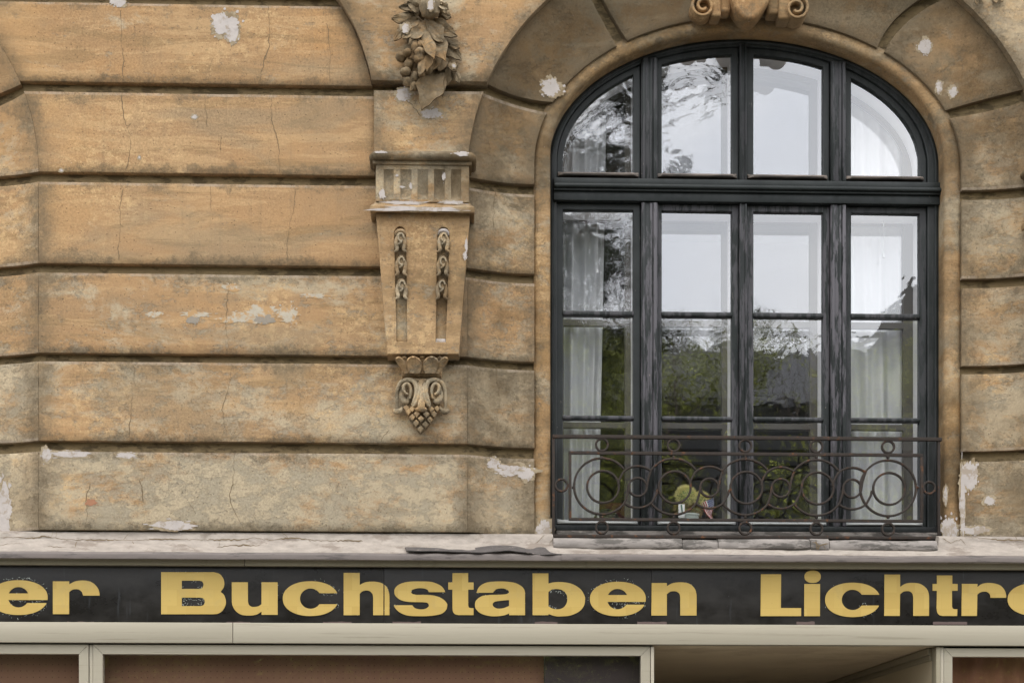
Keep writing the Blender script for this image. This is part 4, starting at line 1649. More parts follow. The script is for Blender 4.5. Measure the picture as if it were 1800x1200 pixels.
    put("drop_back", plate_mesh("drop_back", [drop], -.026, .02, .004), g=.6, w=.5)
    for (zx, zy) in [(330, 800), (362, 852), (412, 925), (462, 1000), (520, 1078), (470, 880), (525, 945), (582, 1020), (595, 885), (645, 960), (697, 882), (738, 812), (660, 820), (412, 812)]:
        px, py = 670 + zx / 7.5, 610 + zy / 7.5
        k = math.exp(-((px - 740) / 26) ** 2)
        y = -.024 - .026 * k
        c = W(px, py, y)
        u = PX(1, y)
        v = [(c[0], y - .012, c[1] - 1 * u)]
        dia = [(0, -7.4), (5.2, -1.2), (6.2, 1), (0, 6.8), (-6.2, 1), (-5.2, -1.2)]
        for a, b in dia:
            v.append((c[0] + a * .80 * u, y - .009, c[1] + b * .80 * u))
        for a, b in dia:
            v.append((c[0] + a * .97 * u, y + .004, c[1] + b * .97 * u))
        f = [(0, 1 + (i + 1) % 6, 1 + i)[::-1] for i in range(6)] + [(1 + i, 1 + (i + 1) % 6, 7 + (i + 1) % 6, 7 + i)[::-1] for i in range(6)]
        bm = bmesh.new()
        bm.from_mesh(pyd("t", v, f))
        bmesh.ops.recalc_face_normals(bm, faces=bm.faces)
        put("scale", bm_mesh("scale", bm, 30), g=.5, w=.55)
    # volutes: mirrored pair, each a thick outer strap, an inner curl and an ear-shaped filling
    for s in (-1, 1):
        mx = 740.5
        Xm = lambda x: mx + s * (mx - x)

        def tube(name, ctl, r0, g=.5, w=.75, sub=5, sd=9):
            pts = cat([(*W(Xm(a), b, y), y) for a, b, y, _ in ctl], sub)
            rad = cat([(q, 0) for *_, q in ctl], sub)
            v, f = tube_vf([(x, y, z) for x, z, y in pts], [max(.001, r[0]) * r0 for r in rad], sd)
            bm = bmesh.new()
            bm.from_mesh(pyd("t", v, f))
            bmesh.ops.recalc_face_normals(bm, faces=bm.faces)
            return put(name, bm_mesh(name, bm, 60), g=g, w=w)
        tube("volute_strap", [(699, 721, -.030, .9), (698, 714, -.03, .8), (698, 700, -.034, .9), (699, 685, -.04, 1), (704, 673, -.045, 1.1), (714, 668, -.05, 1.2), (725, 669, -.055, 1.2), (731, 677, -.058, 1.2), (732, 690, -.058, 1.1), (729, 702, -.055, 1), (725, 712, -.05, .7)], .0095)
        tube("volute_foot", [(693, 719, -.024, .7), (696, 723, -.03, 1.2), (701, 723, -.032, 1.25), (706, 719, -.028, .9), (707, 714, -.022, .5)], .0105)
        tube("volute_curl", [(720, 700, -.050, .7), (722, 690, -.056, .9), (721, 680, -.060, 1), (716, 674, -.062, 1), (710, 677, -.062, 1), (709, 684, -.062, 1), (712, 690, -.062, .9), (717, 693, -.060, .7)], .0075)
        tube("volute_lobe", [(706, 680, -.03, .5), (705, 690, -.036, 1), (708, 700, -.040, 1.5), (713, 706, -.038, 1.5), (717, 703, -.036, 1.1), (720, 696, -.036, .6)], .0095)
        tube("nose_petal", [(735, 672, -.05, .6), (737, 684, -.062, .9), (735, 698, -.066, 1.1), (730, 710, -.058, 1.1), (725, 715, -.048, .6)], .0075, g=.4)
    pts = [(740.5, 670, -.040, 1.1), (740.5, 684, -.056, .9), (740.5, 700, -.064, 1.0), (740.5, 710, -.070, 1.3), (740.5, 717, -.070, 1.2), (740.5, 721, -.06, .7)]
    P_ = cat([(*W(a, b, y), y) for a, b, y, _ in pts], 4)
    R_ = cat([(q, 0) for *_, q in pts], 4)
    v, f = tube_vf([(x, y, z) for x, z, y in P_], [r[0] * .013 for r in R_], 10)
    put("nose", pyd("nose", v, f, 60), g=.4, w=.6)
    c = W(740.5, 719, -.06)
    lump("nose_tip", (c[0], -.058, c[1]), (PX(11), .02, PX(4.5)), M["orna"], o, rough=.1)
    bm = bmesh.new()
    beamz(bm, 718, 763, 664.5, 671, -.05, .0, .008)
    put("brow", bm_mesh("brow", bm), g=.5, w=.6)
    # bare plaster where the paint has gone
    if dx == 0:
        for (px, py, rx_, ry_, sd_, yy) in [(672, 342, 5, 8, 51, -.1125), (698, 309, 2.5, 2, 52, -.1125), (707, 329, 4, 2, 53, -.1125), (722, 327, 2.5, 5, 54, -.1125), (780, 312, 2.5, 7, 55, -.1125),
                                              (820, 430, 2.2, 10, 56, -.1005), (817.5, 450, 3, 8, 57, -.1005), (742, 368, 72, 4.2, 58, -.1405), (715, 357, 40, 3, 59, -.117), (795, 356, 22, 3, 60, -.117)]:
            patch(px, py, rx_, ry_, sd_, o, yfn=lambda x, z, yy=yy: yy, sat=3, lift=.003, rag=.55)
        patch(812, 271, 14, 3.5, 61, o, yfn=lambda x, z: -.152, sat=2, lift=.004)
        patch(669, 268, 10, 2, 62, o, yfn=lambda x, z: -.151, sat=2, lift=.004)
    for q in o.children_recursive:
        if q.name.startswith(("husk", "nose_tip")) and "grime" not in q:
            orn(q)
    return o


con1 = console(0.0, "tall carved console bracket with fluted head and hanging husks left of the arched window")


def copy_thing(o, dx, label):
    c = o.copy()
    C.objects.link(c)
    c.location.x += dx
    c["label"] = label
    for ch in o.children:
        if ch.name.startswith("plaster_patch"):
            continue
        d = ch.copy()
        C.objects.link(d)
        d.parent = c
        for g in ch.children:
            e = g.copy()
            C.objects.link(e)
            e.parent = d
    return c


DX2 = PX(20) + W(1797, 271, -.15)[0] - W(651, 271, -.15)[0]
con2 = copy_thing(con1, DX2, "carved console bracket whose edge just shows at the right border beside the arch stones")


# ------------------------------------------------------------------ fruit garlands
i_leaf = [0]


def leaf(parent, base, tip, w, y0, y1, lobes=0, bend=0.0, name="leaf", mat="orna", curl=.016, thick=.006, g=.5, wsh=.6):
    i_leaf[0] += 1
    b, t = Vector(base), Vector(tip)
    d = t - b
    L = d.length
    d.normalize()
    nrm = Vector((-d.y, d.x))
    nu, nv = 9, 12
    v, f = [], []
    for j in range(nv + 1):
        q = j / nv
        prof = (math.sin(math.pi * (.06 + .94 * q ** .8)) ** .62 if q < .995 else .12)
        if lobes:
            prof *= 1 + .17 * math.cos(q * lobes * 2 * math.pi)
        prof = max(prof, .02)
        for i in range(nu + 1):
            s = i / nu * 2 - 1
            p = b + d * (L * q) + nrm * (s * w / 2 * prof + bend * math.sin(math.pi * q))
            if lobes:
                p += d * (-(abs(s) ** 1.5) * w * .12)
            side = 1 if (i_leaf[0] % 3) else -1          # some leaves are cupped, some arched
            y = -.042 + (lerp(y0, y1, q) + .042) * 1.75 - .014 * math.sin(math.pi * q) + side * curl * abs(s) ** 2 * 1.0 * math.sin(math.pi * min(1, q * 1.2 + .1)) + .006 * math.exp(-(s * 6) ** 2)
            y += .003 * math.sin(q * 13 - abs(s) * 5) * abs(s)
            if q > .8:
                y -= (q - .8) * .03
            x, z = W(p.x, p.y, y)
            v.append((x, y, z))
    for j in range(nv):
        for i in range(nu):
            a = j * (nu + 1) + i
            f.append((a, a + 1, a + nu + 2, a + nu + 1))
    bm = bmesh.new()
    m = len(v)
    v += [(x, y + thick, z) for x, y, z in v]
    f += [tuple(q + m for q in fc[::-1]) for fc in f]
    rim = list(range(nu + 1)) + [j * (nu + 1) + nu for j in range(1, nv + 1)] + [nv * (nu + 1) + i for i in range(nu - 1, -1, -1)] + [j * (nu + 1) for j in range(nv - 1, 0, -1)]
    f += [(a, b_, b_ + m, a + m) for a, b_ in zip(rim, rim[1:] + rim[:1])]
    bm.from_mesh(pyd("t", v, f))
    bmesh.ops.recalc_face_normals(bm, faces=bm.faces)
    return orn(link(name, bm_mesh(name, bm, 55), M[mat], parent), g, wsh)


def fruit(parent, px, py, rx_, ry_, y, ry3=None, rot=0.0, seed=0, name="fruit", mat="orna"):
    y = -.042 + (y + .042) * 1.7
    c = W(px, py, y)
    return orn(lump(name, (c[0], y, c[1]), (PX(rx_), ry3 or PX(rx_), PX(ry_)), M[mat], parent, rot, seed, .30), .62, .6)


gar = thing("fruit_garland", "carved plaster garland of leaves and fruit hanging above the left console", "garland", (W(750, 100)[0], -.042, W(741, 192)[1]), "carved fruit garlands above the consoles")
Yg = -.05
for (b, t, w, ya, yb, lb, bd) in [
        ((733, 26), (737, -30), 15, -.05, -.06, 0, 0), ((728, -30), (733, 30), 13, -.05, -.055, 0, 3),
        ((731, 6), (701, 12), 11, -.055, -.075, 0, -3), ((731, 27), (688, 32), 17, -.06, -.085, 0, -3),
        ((727, 40), (693, 71), 15, -.055, -.08, 0, 3), ((728, 44), (708, 68), 14, -.06, -.085, 0, 0), ((735, 37), (716, 74), 9, -.05, -.06, 0, 2),
        ((758, 40), (786, 44), 8, -.05, -.06, 0, 2), ((748, 40), (804, 64), 24, -.055, -.08, 2, -2), ((782, 76), (808, 84), 10, -.05, -.075, 0, 0), ((782, 74), (812, 106), 20, -.05, -.06, 2, 0),
        ((743, 38), (784, 108), 34, -.065, -.095, 2.6, -2), ((743, 44), (751, 88), 15, -.072, -.10, 0, 1), ((752, 44), (778, 74), 12, -.078, -.095, 0, 3),
        ((741, 50), (721, 66), 17, -.075, -.10, 0, 0), ((770, 92), (760, 122), 16, -.055, -.08, 0, 0), ((778, 96), (772, 124), 20, -.05, -.07, 0, 0),
        ((792, 108), (803, 125), 13, -.055, -.075, 0, 0), ((796, 124), (807, 146), 10, -.052, -.065, 0, -2), ((786, 118), (784, 150), 18, -.045, -.055, 0, 0),
        ((766, 126), (741, 193), 36, -.055, -.085, 2, 0), ((762, 126), (779, 171), 23, -.052, -.075, 1.6, 0), ((770, 126), (787, 150), 10, -.048, -.055, 0, 0),
        ((736, 34), (704, 54), 15, -.06, -.085, 0, 2), ((744, 58), (764, 104), 17, -.085, -.115, 1.5, -1), ((754, 82), (750, 126), 17, -.08, -.10, 1.5, 1), ((738, 106), (722, 160), 15, -.06, -.075, 0, -2),
        ((748, 96), (737, 132), 13, -.09, -.105, 0, 0), ((764, 44), (797, 50), 14, -.06, -.075, 1.5, 2), ((740, 20), (716, 2), 13, -.06, -.075, 0, 0), ((770, 22), (793, 30), 14, -.055, -.07, 0, 0)]:
    leaf(gar, b, t, w * 1.28, ya, yb, lb, bd, thick=.009, g=.62)
for i, (px, py, rx_, ry_, y) in enumerate([(733, 8, 8, 22, -.06), (716, 93, 8, 7, -.085), (706, 100, 10, 9, -.07), (720, 110, 7, 7, -.07), (729, 82, 7, 10, -.09), (739, 80, 8, 9, -.088), (738, 93, 9, 8, -.095),
                                             (737, 104, 10, 9, -.09), (725, 74, 7, 8, -.08), (718, 113, 9, 8, -.075), (713, 127, 10, 8, -.075), (730, 134, 6, 8, -.08), (741, 129, 6.5, 6.5, -.092), (717, 144, 9, 9, -.068),
                                             (729, 151, 8, 9, -.07), (750, 121, 11, 10, -.075), (742, 143, 9, 8, -.055), (748, 110, 8, 9, -.06), (727, 118, 8, 8, -.06)]):
    fruit(gar, px, py, rx_, ry_, y, seed=i)
pom = fruit(gar, 757, 13, 19, 20, -.085, .055, .3, 30, "pomegranate")
for k in range(6):      # the torn crown of the pomegranate
    a = k / 5 * 2.6 - .6
    p0 = (768 + 6 * math.cos(a), 8 - 6 * math.sin(a))
    leaf(gar, (771, 6), (773 + 16 * math.cos(a), 9 - 15 * math.sin(a) + 6), 11, -.095, -.085, name="crown_sepal", thick=.006)
fruit(gar, 778, 14, 9, 12, -.06, seed=33)
c = W(745, 84, -.035)
lump("garland_core", (c[0], -.035, c[1]), (PX(17), .020, PX(46)), M["orna"], gar, seed=4)
c = W(745, -10, -.035)
lump("garland_core", (c[0], -.035, c[1]), (PX(17), .020, PX(50)), M["orna"], gar, seed=6)
for q in gar.children:
    if "grime" not in q:
        orn(q, .75, .4)
for (px, py, a, b_, s_, y) in [(713, 50, 7, 7, 71, -.120), (757, 9, 5, 9, 72, -.172), (798, 116, 3, 3, 77, -.105)]:
    patch(px, py, a, b_, s_, gar, yfn=lambda x, z, y=y: y, sat=1, lift=.002)
gar2 = copy_thing(gar, DX2, "carved plaster garland beyond the right end of the arch, only a scrap of it showing")
for (b, t, w) in [((1716, -16), (1718, 9), 9), ((1724, -14), (1723, 7), 7), ((1748, -12), (1752, 5), 12), ((1758, -12), (1763, 3), 9)]:
    leaf(gar2, b, t, w, -.045, -.06, name="ribbon_end")

# ------------------------------------------------------------------ keystone ornament at the crown of the arch
key = thing("keystone_ornament", "carved keystone scrolls and shield at the crown of the window arch", "ornament", (W(1315, 0)[0], .05, W(1315, 33)[1]))
M["orange"] = plaster("orange_ornament_plaster", (.27, .145, .058), (.19, .125, .062), True)  # dark tone of the keystone, grime included, partly stands in for shade
YK = -.035


def roll(cx, cy, r, s, y0, y1, name="scroll"):
    pts = []
    for k in range(40):
        t = k / 39
        a = math.radians(s * (90 - 560 * t)) if s > 0 else math.radians(180 - (90 - 560 * t) * 1)
        rr = r * (1 - .72 * t)
        pts.append((cx + rr * math.cos(a) * 1, cy - rr * math.sin(a)))
    p2 = [W(x, y, y0) for x, y in pts]
    th = PX(3.6)
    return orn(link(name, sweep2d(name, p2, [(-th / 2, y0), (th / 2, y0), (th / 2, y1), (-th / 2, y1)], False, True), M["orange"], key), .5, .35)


def roll2(cx, cy, r, sg, y0, y1):
    """a rolled strap seen end-on: spiral wall with depth and a solid back"""
    pts = []
    for k in range(46):
        t = k / 45
        a = math.radians(100 - 600 * t)
        rr = r * (1 - .74 * t)
        pts.append((cx + sg * -rr * math.cos(a), cy - rr * math.sin(a)))
    p2 = [W(x, y, y0) for x, y in pts]
    th = PX(5.0)
    bm = bmesh.new()
    bm.from_mesh(sweep2d("t", p2, [(-th / 2, y0 + .004), (-th / 4, y0), (th / 4, y0), (th / 2, y0 + .004), (th / 2, y1), (-th / 2, y1)], False, True))
    bmesh.ops.recalc_face_normals(bm, faces=bm.faces)
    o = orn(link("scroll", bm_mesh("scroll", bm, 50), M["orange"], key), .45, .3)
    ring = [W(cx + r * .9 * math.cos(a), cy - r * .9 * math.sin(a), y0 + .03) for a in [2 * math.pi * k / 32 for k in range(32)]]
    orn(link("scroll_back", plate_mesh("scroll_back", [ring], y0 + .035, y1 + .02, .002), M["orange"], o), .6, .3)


roll2(1237, 9, 22, 1, YK, .06)
roll2(1401, 13, 22, -1, YK - .012, .06)
for (x0, x1, ya, yb_, yy, r) in [(1250, 1268, -40, 29, YK + .012, .012), (1264, 1285, -40, 21, YK + .024, .016), (1349, 1373, -40, 24, YK + .02, .016), (1369, 1390, -40, 33, YK + .006, .012)]:
    bm = bmesh.new()
    beamz(bm, x0, x1, ya, yb_, yy, .07, r, 3)
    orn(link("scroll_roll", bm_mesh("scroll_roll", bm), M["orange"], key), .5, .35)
sh_ = [W(x, y, -.06) for x, y in [(1284, -60), (1285, -8), (1289, 6), (1295, 17), (1302, 26), (1310, 32), (1318, 34), (1327, 32), (1335, 26), (1344, 15), (1351, 5), (1355, -8), (1356, -60)]]
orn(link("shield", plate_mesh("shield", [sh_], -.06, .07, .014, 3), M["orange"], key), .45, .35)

# ------------------------------------------------------------------ shop sign
YB = -.055
sign = thing("shop_sign", "long black shop sign board with wide gold letters reading er Buchstaben Lichtre", "sign", (0.35, YB, W(900, 1093, YB)[1]))


def board_mat():
    t = NT("black_glass_sign_board")
    n1 = t.noise(5, 8, .65, t.mapping((1, 1, 1.5)))
    col = t.mix(t.ramp(n1, .35, .7), (.0115, .0100, .0090), (.026, .0235, .021))
    n2 = t.noise(60, 4, .7)
    col = t.mix(t.ramp(n2, .72, .75), col, (.08, .08, .08))
    st = t.noise(1.0, 5, .6, t.mapping((26, 1, 2.2)))
    col = t.mix(t.math('MULTIPLY', t.ramp(st, .62, .70), .5), col, (.045, .047, .05))
    return t.done(col, t.ramp(n1, .3, .7, .25, .45), t.bump(n1, .1, .0008), 0, .3)


def gold_mat():
    t = NT("worn_gold_leaf")
    br = t.n.new("ShaderNodeTexBrick")
    br.inputs["Scale"].default_value = 1.0
    br.inputs["Brick Width"].default_value = .085
    br.inputs["Row Height"].default_value = .075
    br.inputs["Mortar Size"].default_value = .0006
    br.inputs["Color1"].default_value = (.505, .345, .095, 1)
    br.inputs["Color2"].default_value = (.555, .39, .115, 1)
    br.inputs["Mortar"].default_value = (.49, .335, .09, 1)
    mp = t.mapping((1, 1, 1), (math.pi / 2, 0, 0))
    t.l.new(mp, br.inputs["Vector"])
    n1 = t.noise(9, 8, .65)
    col = t.mix(t.math('MULTIPLY', t.ramp(n1, .52, .68), .5), br.outputs["Color"], (.47, .34, .12))
    n2 = t.noise(55, 6, .7)
    col = t.mix(t.math('MULTIPLY', t.ramp(n2, .64, .70), .35), col, (.30, .22, .09))
    return t.done(col, .42, t.bump(n1, .15, .001), .12, .4)


M["board"], M["gold"] = board_mat(), gold_mat()
zt_b, zb_b = W(900, 992, YB)[1], W(900, 1098, YB)[1]
seams = [XL, W(675, 1050, YB)[0], W(1145, 1050, YB)[0], XR]
for a, b in zip(seams, seams[1:]):
    beam("board_panel", a + .0008, b - .0008, YB, YB + .03, zb_b, zt_b, M["board"], sign, .0006)


class GL:      # reads letter outlines measured on enlargements of the picture
    def __init__(self, ox, sc):
        self.ox, self.sc = ox, sc

    def __call__(self, pts):
        return [W(self.ox + x / self.sc, 980 + y / self.sc, YB) for x, y in pts]


def sm(*pts):
    return [tuple(p) for p in cat([(a, b) for a, b in pts], 6)]


def ell(cx, cy, a, b, t0, t1, n=36, p=2.15):
    o = []
    for i in range(n + 1):
        t = math.radians(lerp(t0, t1, i / n))
        c, s = math.cos(t), math.sin(t)
        o.append((cx + a * math.copysign(abs(c) ** (2 / p), c), cy - b * math.copysign(abs(s) ** (2 / p), s)))
    return o


def at_y(cx, cy, a, b, y, p=2.15):      # parameter angle (right side) where the superellipse has height y
    s = (cy - y) / b
    s = max(-1, min(1, s))
    s2 = math.copysign(abs(s) ** (p / 2), s)
    return math.degrees(math.asin(s2))


def g_e(cx, cy, a, b, ix, iy, ia, ib, bar0, bar1, slit):
    t0, t1 = at_y(cx, cy, a, b, bar1), at_y(cx, cy, a, b, slit)
    outer = ell(cx, cy, a, b, t0, 360 + t1, 60)
    ti = at_y(ix, iy, ia, ib, slit, 2)
    tl = 180 - at_y(ix, iy, ia, ib, bar1, 2)
    inn_ = ell(ix, iy, ia, ib, 360 + ti, tl, 20, 2)
    hole = ell(ix, iy, ia, ib, at_y(ix, iy, ia, ib, bar0, 2), 180 - at_y(ix, iy, ia, ib, bar0, 2), 16, 2)
    return [outer + inn_, hole]


def g_c(cx, cy, a, b, ix, iy, ia, ib, y0, y1):
    outer = ell(cx, cy, a, b, at_y(cx, cy, a, b, y0), 360 + at_y(cx, cy, a, b, y1), 60)
    inn_ = ell(ix, iy, ia, ib, 360 + at_y(ix, iy, ia, ib, y1, 2), at_y(ix, iy, ia, ib, y0, 2), 30, 2)
    return [outer + inn_]


s8 = 1800 / 220
Z1, Z2, Z3, Z4, Z5, Z6 = GL(0, s8), GL(270, s8), GL(480, s8), GL(680, s8), GL(820, s8), GL(1020, s8)
Z7, Z8 = GL(1320, 7.5), GL(1540, 1800 / 260)
letters = []


def L(z, *loops):
    letters.append([z(lp) for lp in loops])


L(Z1, *g_e(270, 570, 418, 250, 268, 565, 150, 146, 510, 605, 648))
L(Z1, [(762, 337), (997, 337), (997, 380)] + sm((997, 380), (1090, 335), (1220, 325), (1330, 355), (1405, 430), (1432, 505), (1434, 542)) + [(1197, 542)] + sm((1197, 542), (1180, 492), (1140, 458), (1085, 449), (1035, 462), (997, 492)) + [(997, 808), (762, 808)])
L(Z2, [(110, 205)] + sm((870, 205), (950, 230), (1002, 295), (1018, 370), (1005, 430), (965, 486)) + sm((966, 487), (1015, 535), (1040, 615), (1035, 680), (995, 755), (935, 798), (870, 810)) + [(110, 810)],
  [(407, 327)] + sm((660, 327), (700, 340), (720, 385), (700, 432), (660, 445)) + [(407, 445)], [(407, 570)] + sm((675, 570), (718, 585), (738, 632), (718, 678), (675, 692)) + [(407, 692)])
L(Z2, [(1125, 350), (1357, 350)] + sm((1357, 620), (1370, 670), (1405, 698), (1450, 704), (1510, 694), (1553, 665)) + [(1553, 350), (1785, 350), (1785, 818), (1553, 818)] + sm((1553, 772), (1480, 815), (1370, 828), (1260, 815), (1175, 755), (1132, 670), (1125, 590)))
L(Z3, *g_c(540, 585, 400, 250, 540, 585, 152, 146, 507, 665))
L(Z3, [(1015, 215), (1247, 215)] + sm((1247, 388), (1330, 350), (1440, 340), (1530, 352), (1588, 374)) + [(1588, 823), (1440, 823)] + sm((1440, 570), (1430, 520), (1390, 478), (1340, 468), (1290, 478), (1247, 515)) + [(1247, 823), (1015, 823)])
L(Z3, sm((1603, 386), (1640, 425), (1668, 500), (1675, 560)) + [(1675, 823), (1603, 823)])
L(Z4, [(605, 492)] + sm((605, 492), (580, 455), (520, 437), (440, 438), (370, 458), (350, 485), (365, 515), (420, 530))[1:] + sm((420, 530), (600, 532), (720, 552), (810, 595), (862, 650), (868, 690), (850, 750), (780, 805), (640, 832), (480, 838), (300, 828), (180, 780), (120, 720), (100, 680))[1:] + sm((365, 680), (400, 718), (460, 737), (540, 735), (595, 705), (603, 675), (580, 645), (520, 637)) + sm((520, 637), (320, 632), (200, 605), (125, 545), (108, 480), (130, 420), (200, 370), (320, 342), (480, 338), (640, 345), (760, 390), (815, 440), (840, 492))[1:])
L(Z4, [(943, 218), (1170, 218), (1170, 352), (1247, 352), (1247, 455), (1170, 455)] + sm((1170, 680), (1180, 710), (1210, 722)) + [(1247, 722), (1247, 822)] + sm((1030, 822), (980, 808), (950, 770), (943, 720)) + [(943, 455), (883, 455), (883, 352), (943, 352)])
L(Z5, sm((143, 500), (180, 420), (270, 360), (400, 340), (560, 340), (700, 360), (800, 415), (838, 480), (842, 540)) + [(842, 823), (613, 823)] + sm((613, 797), (540, 825), (440, 838), (330, 835), (210, 800), (140, 740), (122, 680), (140, 610), (220, 550), (330, 532)) + sm((331, 531), (480, 528), (570, 520), (610, 500), (600, 470), (550, 443), (490, 438), (430, 450), (395, 480), (380, 500)),
  [(612, 605)] + sm((612, 605), (440, 622), (392, 640), (376, 668), (395, 705), (450, 728), (530, 722), (612, 690))[1:])
L(Z5, [(950, 222), (1178, 222)] + sm((1178, 368), (1260, 350), (1380, 348), (1520, 375), (1640, 450), (1697, 545), (1705, 600), (1688, 690), (1620, 770), (1500, 825), (1380, 840), (1280, 838), (1180, 806)) + [(1178, 823), (950, 823)],
  sm((1178, 490), (1230, 455), (1300, 447), (1380, 465), (1435, 520), (1450, 590), (1435, 660), (1390, 715), (1320, 738), (1240, 728), (1178, 695)))
L(Z6, *g_e(540, 590, 402, 248, 535, 592, 150, 146, 533, 632, 672))
L(Z6, [(1025, 360), (1245, 360)] + sm((1245, 405), (1330, 362), (1460, 350), (1570, 372), (1640, 435), (1668, 510), (1672, 560)) + [(1672, 828), (1437, 828)] + sm((1437, 570), (1425, 515), (1385, 485), (1340, 478), (1290, 488), (1245, 520)) + [(1245, 828), (1022, 828)])
L(Z7, [(130, 215), (397, 215), (393, 660), (660, 660), (660, 767), (125, 767)])
L(Z7, ell(812, 247, 108, 82, 0, 352, 36, 2.2), [(703, 343), (910, 343), (908, 767), (700, 767)])
L(Z7, *g_c(1340, 553, 364, 227, 1338, 553, 142, 134, 485, 627))
L(Z8, [(100, 202), (291, 202)] + sm((291, 352), (360, 312), (450, 303), (540, 318), (610, 370), (638, 430), (643, 485)) + [(643, 705), (450, 705)] + sm((450, 480), (440, 435), (410, 408), (375, 403), (330, 412), (290, 443)) + [(287, 705), (97, 705)])
L(Z8, [(738, 213), (926, 213), (926, 316), (990, 316), (990, 400), (922, 400)] + sm((922, 590), (930, 612), (952, 623)) + [(987, 623), (985, 706)] + sm((810, 706), (770, 695), (742, 660), (733, 612)) + [(738, 400), (686, 400), (686, 316), (738, 316)])
L(Z8, [(1042, 316), (1233, 316)] + sm((1230, 355), (1290, 315), (1390, 304), (1500, 330), (1560, 390), (1580, 450), (1580, 485)) + [(1390, 485)] + sm((1390, 480), (1380, 440), (1350, 415), (1310, 410), (1265, 420), (1230, 447)) + [(1226, 705), (1037, 705)])
L(Z8, *g_e(1950, 505, 352, 202, 1950, 505, 128, 118, 460, 540, 575))
FR = random.Random(5)
fv, ff2, dv, df2 = [], [], [], []
for lp in letters:
    link("letter", plate_mesh("letter", lp, YB - .0035, YB - .0004, .0005), M["gold"], sign)
    for loop in lp:      # crumbling varnish along the outlines
        n = len(loop)
        heavy = FR.uniform(.5, 1.0) if loop[0][0] < 1.2 else FR.uniform(.05, .25)
        for i in range(n):
            a, b = Vector(loop[i]), Vector(loop[(i + 1) % n])
            seg = b - a
            if seg.length < 1e-6:
                continue
            nn = Vector((seg.y, -seg.x)).normalized()
            m = max(1, int(seg.length / .006))
            for k in range(m):
                p = a.lerp(b, (k + FR.random()) / m)
                act = noise.noise((p.x * 7, p.y * 9, 3.3)) + heavy - .45
                low = 1.25 if nn.y < -.3 else .8
                if FR.random() < act * low * 1.5:
                    q = p + nn * abs(FR.gauss(.006, .006))
                    sz = FR.uniform(.0008, .0024)
                    th = FR.uniform(0, 3.14)
                    e1 = Vector((math.cos(th), math.sin(th))) * sz * FR.uniform(1, 3.2)
                    e2 = Vector((-math.sin(th), math.cos(th))) * sz * .55
                    bs = len(fv)
                    for c_ in (q - e1, q - e2, q + e1, q + e2):
                        fv.append((c_.x, YB - .0012 - FR.random() * .0008, c_.y))
                    ff2.append((bs, bs + 1, bs + 2, bs + 3))
M["flake"] = simple("pale_green_varnish_crumbs", (.46, .49, .44), .8)
o = link("varnish_flakes", pyd("varnish_flakes", fv, ff2), M["flake"], sign)
o["kind"] = "stuff"
M["pink"] = simple("pink_brown_primer", (.11, .078, .070), .8)
for (a, b) in [(118, 165), (398, 440), (568, 618), (690, 740), (940, 980), (1120, 1172), (1400, 1432), (1640, 1700)]:
    p, q = W(a, 1092.5, YB), W(b, 1092.2, YB)
    v, f = [], []
    nn_ = 12
    for k in range(nn_ + 1):
        x = lerp(p[0], q[0], k / nn_)
        v += [(x, YB - .0009, p[1] - .012), (x, YB - .0009, q[1] + .004 * noise.noise((x * 30, 1, 2)))]
    for k in range(nn_):
        f.append((k * 2, k * 2 + 2, k * 2 + 3, k * 2 + 1))
    link("primer_streak", pyd("primer_streak", v, f), M["pink"], sign)

# ------------------------------------------------------------------ shop front
shop = thing("shopfront", "pale aluminium shop front with flat fascia below the black sign", "shop front", (0.35, -.05, 0))
YT = -.085
for (a, b) in [(None, 429.5), (430.5, None)]:
    beam("trim_strip", W(a, 990, YT)[0] if a else XL, W(b, 990, YT)[0] if b else XR, YT, -.02, W(900, 996.0, YT)[1], W(900, 985.5, YT)[1] + .02, M["khaki"], shop, .0015)
YA = -.085
for (a, b) in [(None, 408.7), (409.6, None)]:
    xa, xb = W(a, 1110, YA)[0] if a else XL, W(b, 1110, YA)[0] if b else XR
    bm = bmesh.new()
    z0, z1 = W(900, 1131, YA)[1], W(900, 1095.5, YA)[1]
    beam_bm(bm, xa, xb, YA, -.01, z0, z1, .0025)
    link("fascia_board", bm_mesh("fascia_board", bm), M["alu"], shop)
YS_ = -.06
GRD = .0
zg = W(900, 1133, YS_)[1]
beam("head_gap", XL, W(1148, 1133, YS_)[0], -.03, .04, zg - .03, zg + .03, M["gap"], shop, 0)
beam("head_gap", W(1655, 1133, YS_)[0], XR, -.03, .04, zg - .03, zg + .03, M["gap"], shop, 0)
# stall riser and foot
M["riser"] = simple("grey_stone_stall_riser", (.2, .19, .175), .8, dark=(.12, .11, .1))
ZR = .55
M["post"] = M["alu"]


def peg_mat():
    t = NT("brown_pegboard")
    sep = t.n.new("ShaderNodeSeparateXYZ")
    t.l.new(t.co, sep.inputs[0])
    p = .0295
    fx = t.math('ABSOLUTE', t.math('SUBTRACT', t.math('FRACT', t.math('DIVIDE', sep.outputs["X"], p)), .5))
    fz = t.math('ABSOLUTE', t.math('SUBTRACT', t.math('FRACT', t.math('DIVIDE', sep.outputs["Z"], p)), .5))
    r = t.math('SQRT', t.math('ADD', t.math('MULTIPLY', fx, fx), t.math('MULTIPLY', fz, fz)))
    hole = t.ramp(r, .07, .10, 1.0, 0.0)
    n1 = t.noise(3, 7, .6)
    col = t.mix(n1, (.19, .10, .062), (.26, .145, .09))
    return t.done(t.mix(t.math('MULTIPLY', hole, .6), col, (.03, .02, .015)), .85, spec=.2)


M["peg"] = peg_mat()
M["darkpanel"] = simple("dark_brown_display_panel", (.045, .032, .028), .7, 0, .1, 12)
M["shopin"] = simple("shop_display_case_lining", (.30, .21, .15), .9)


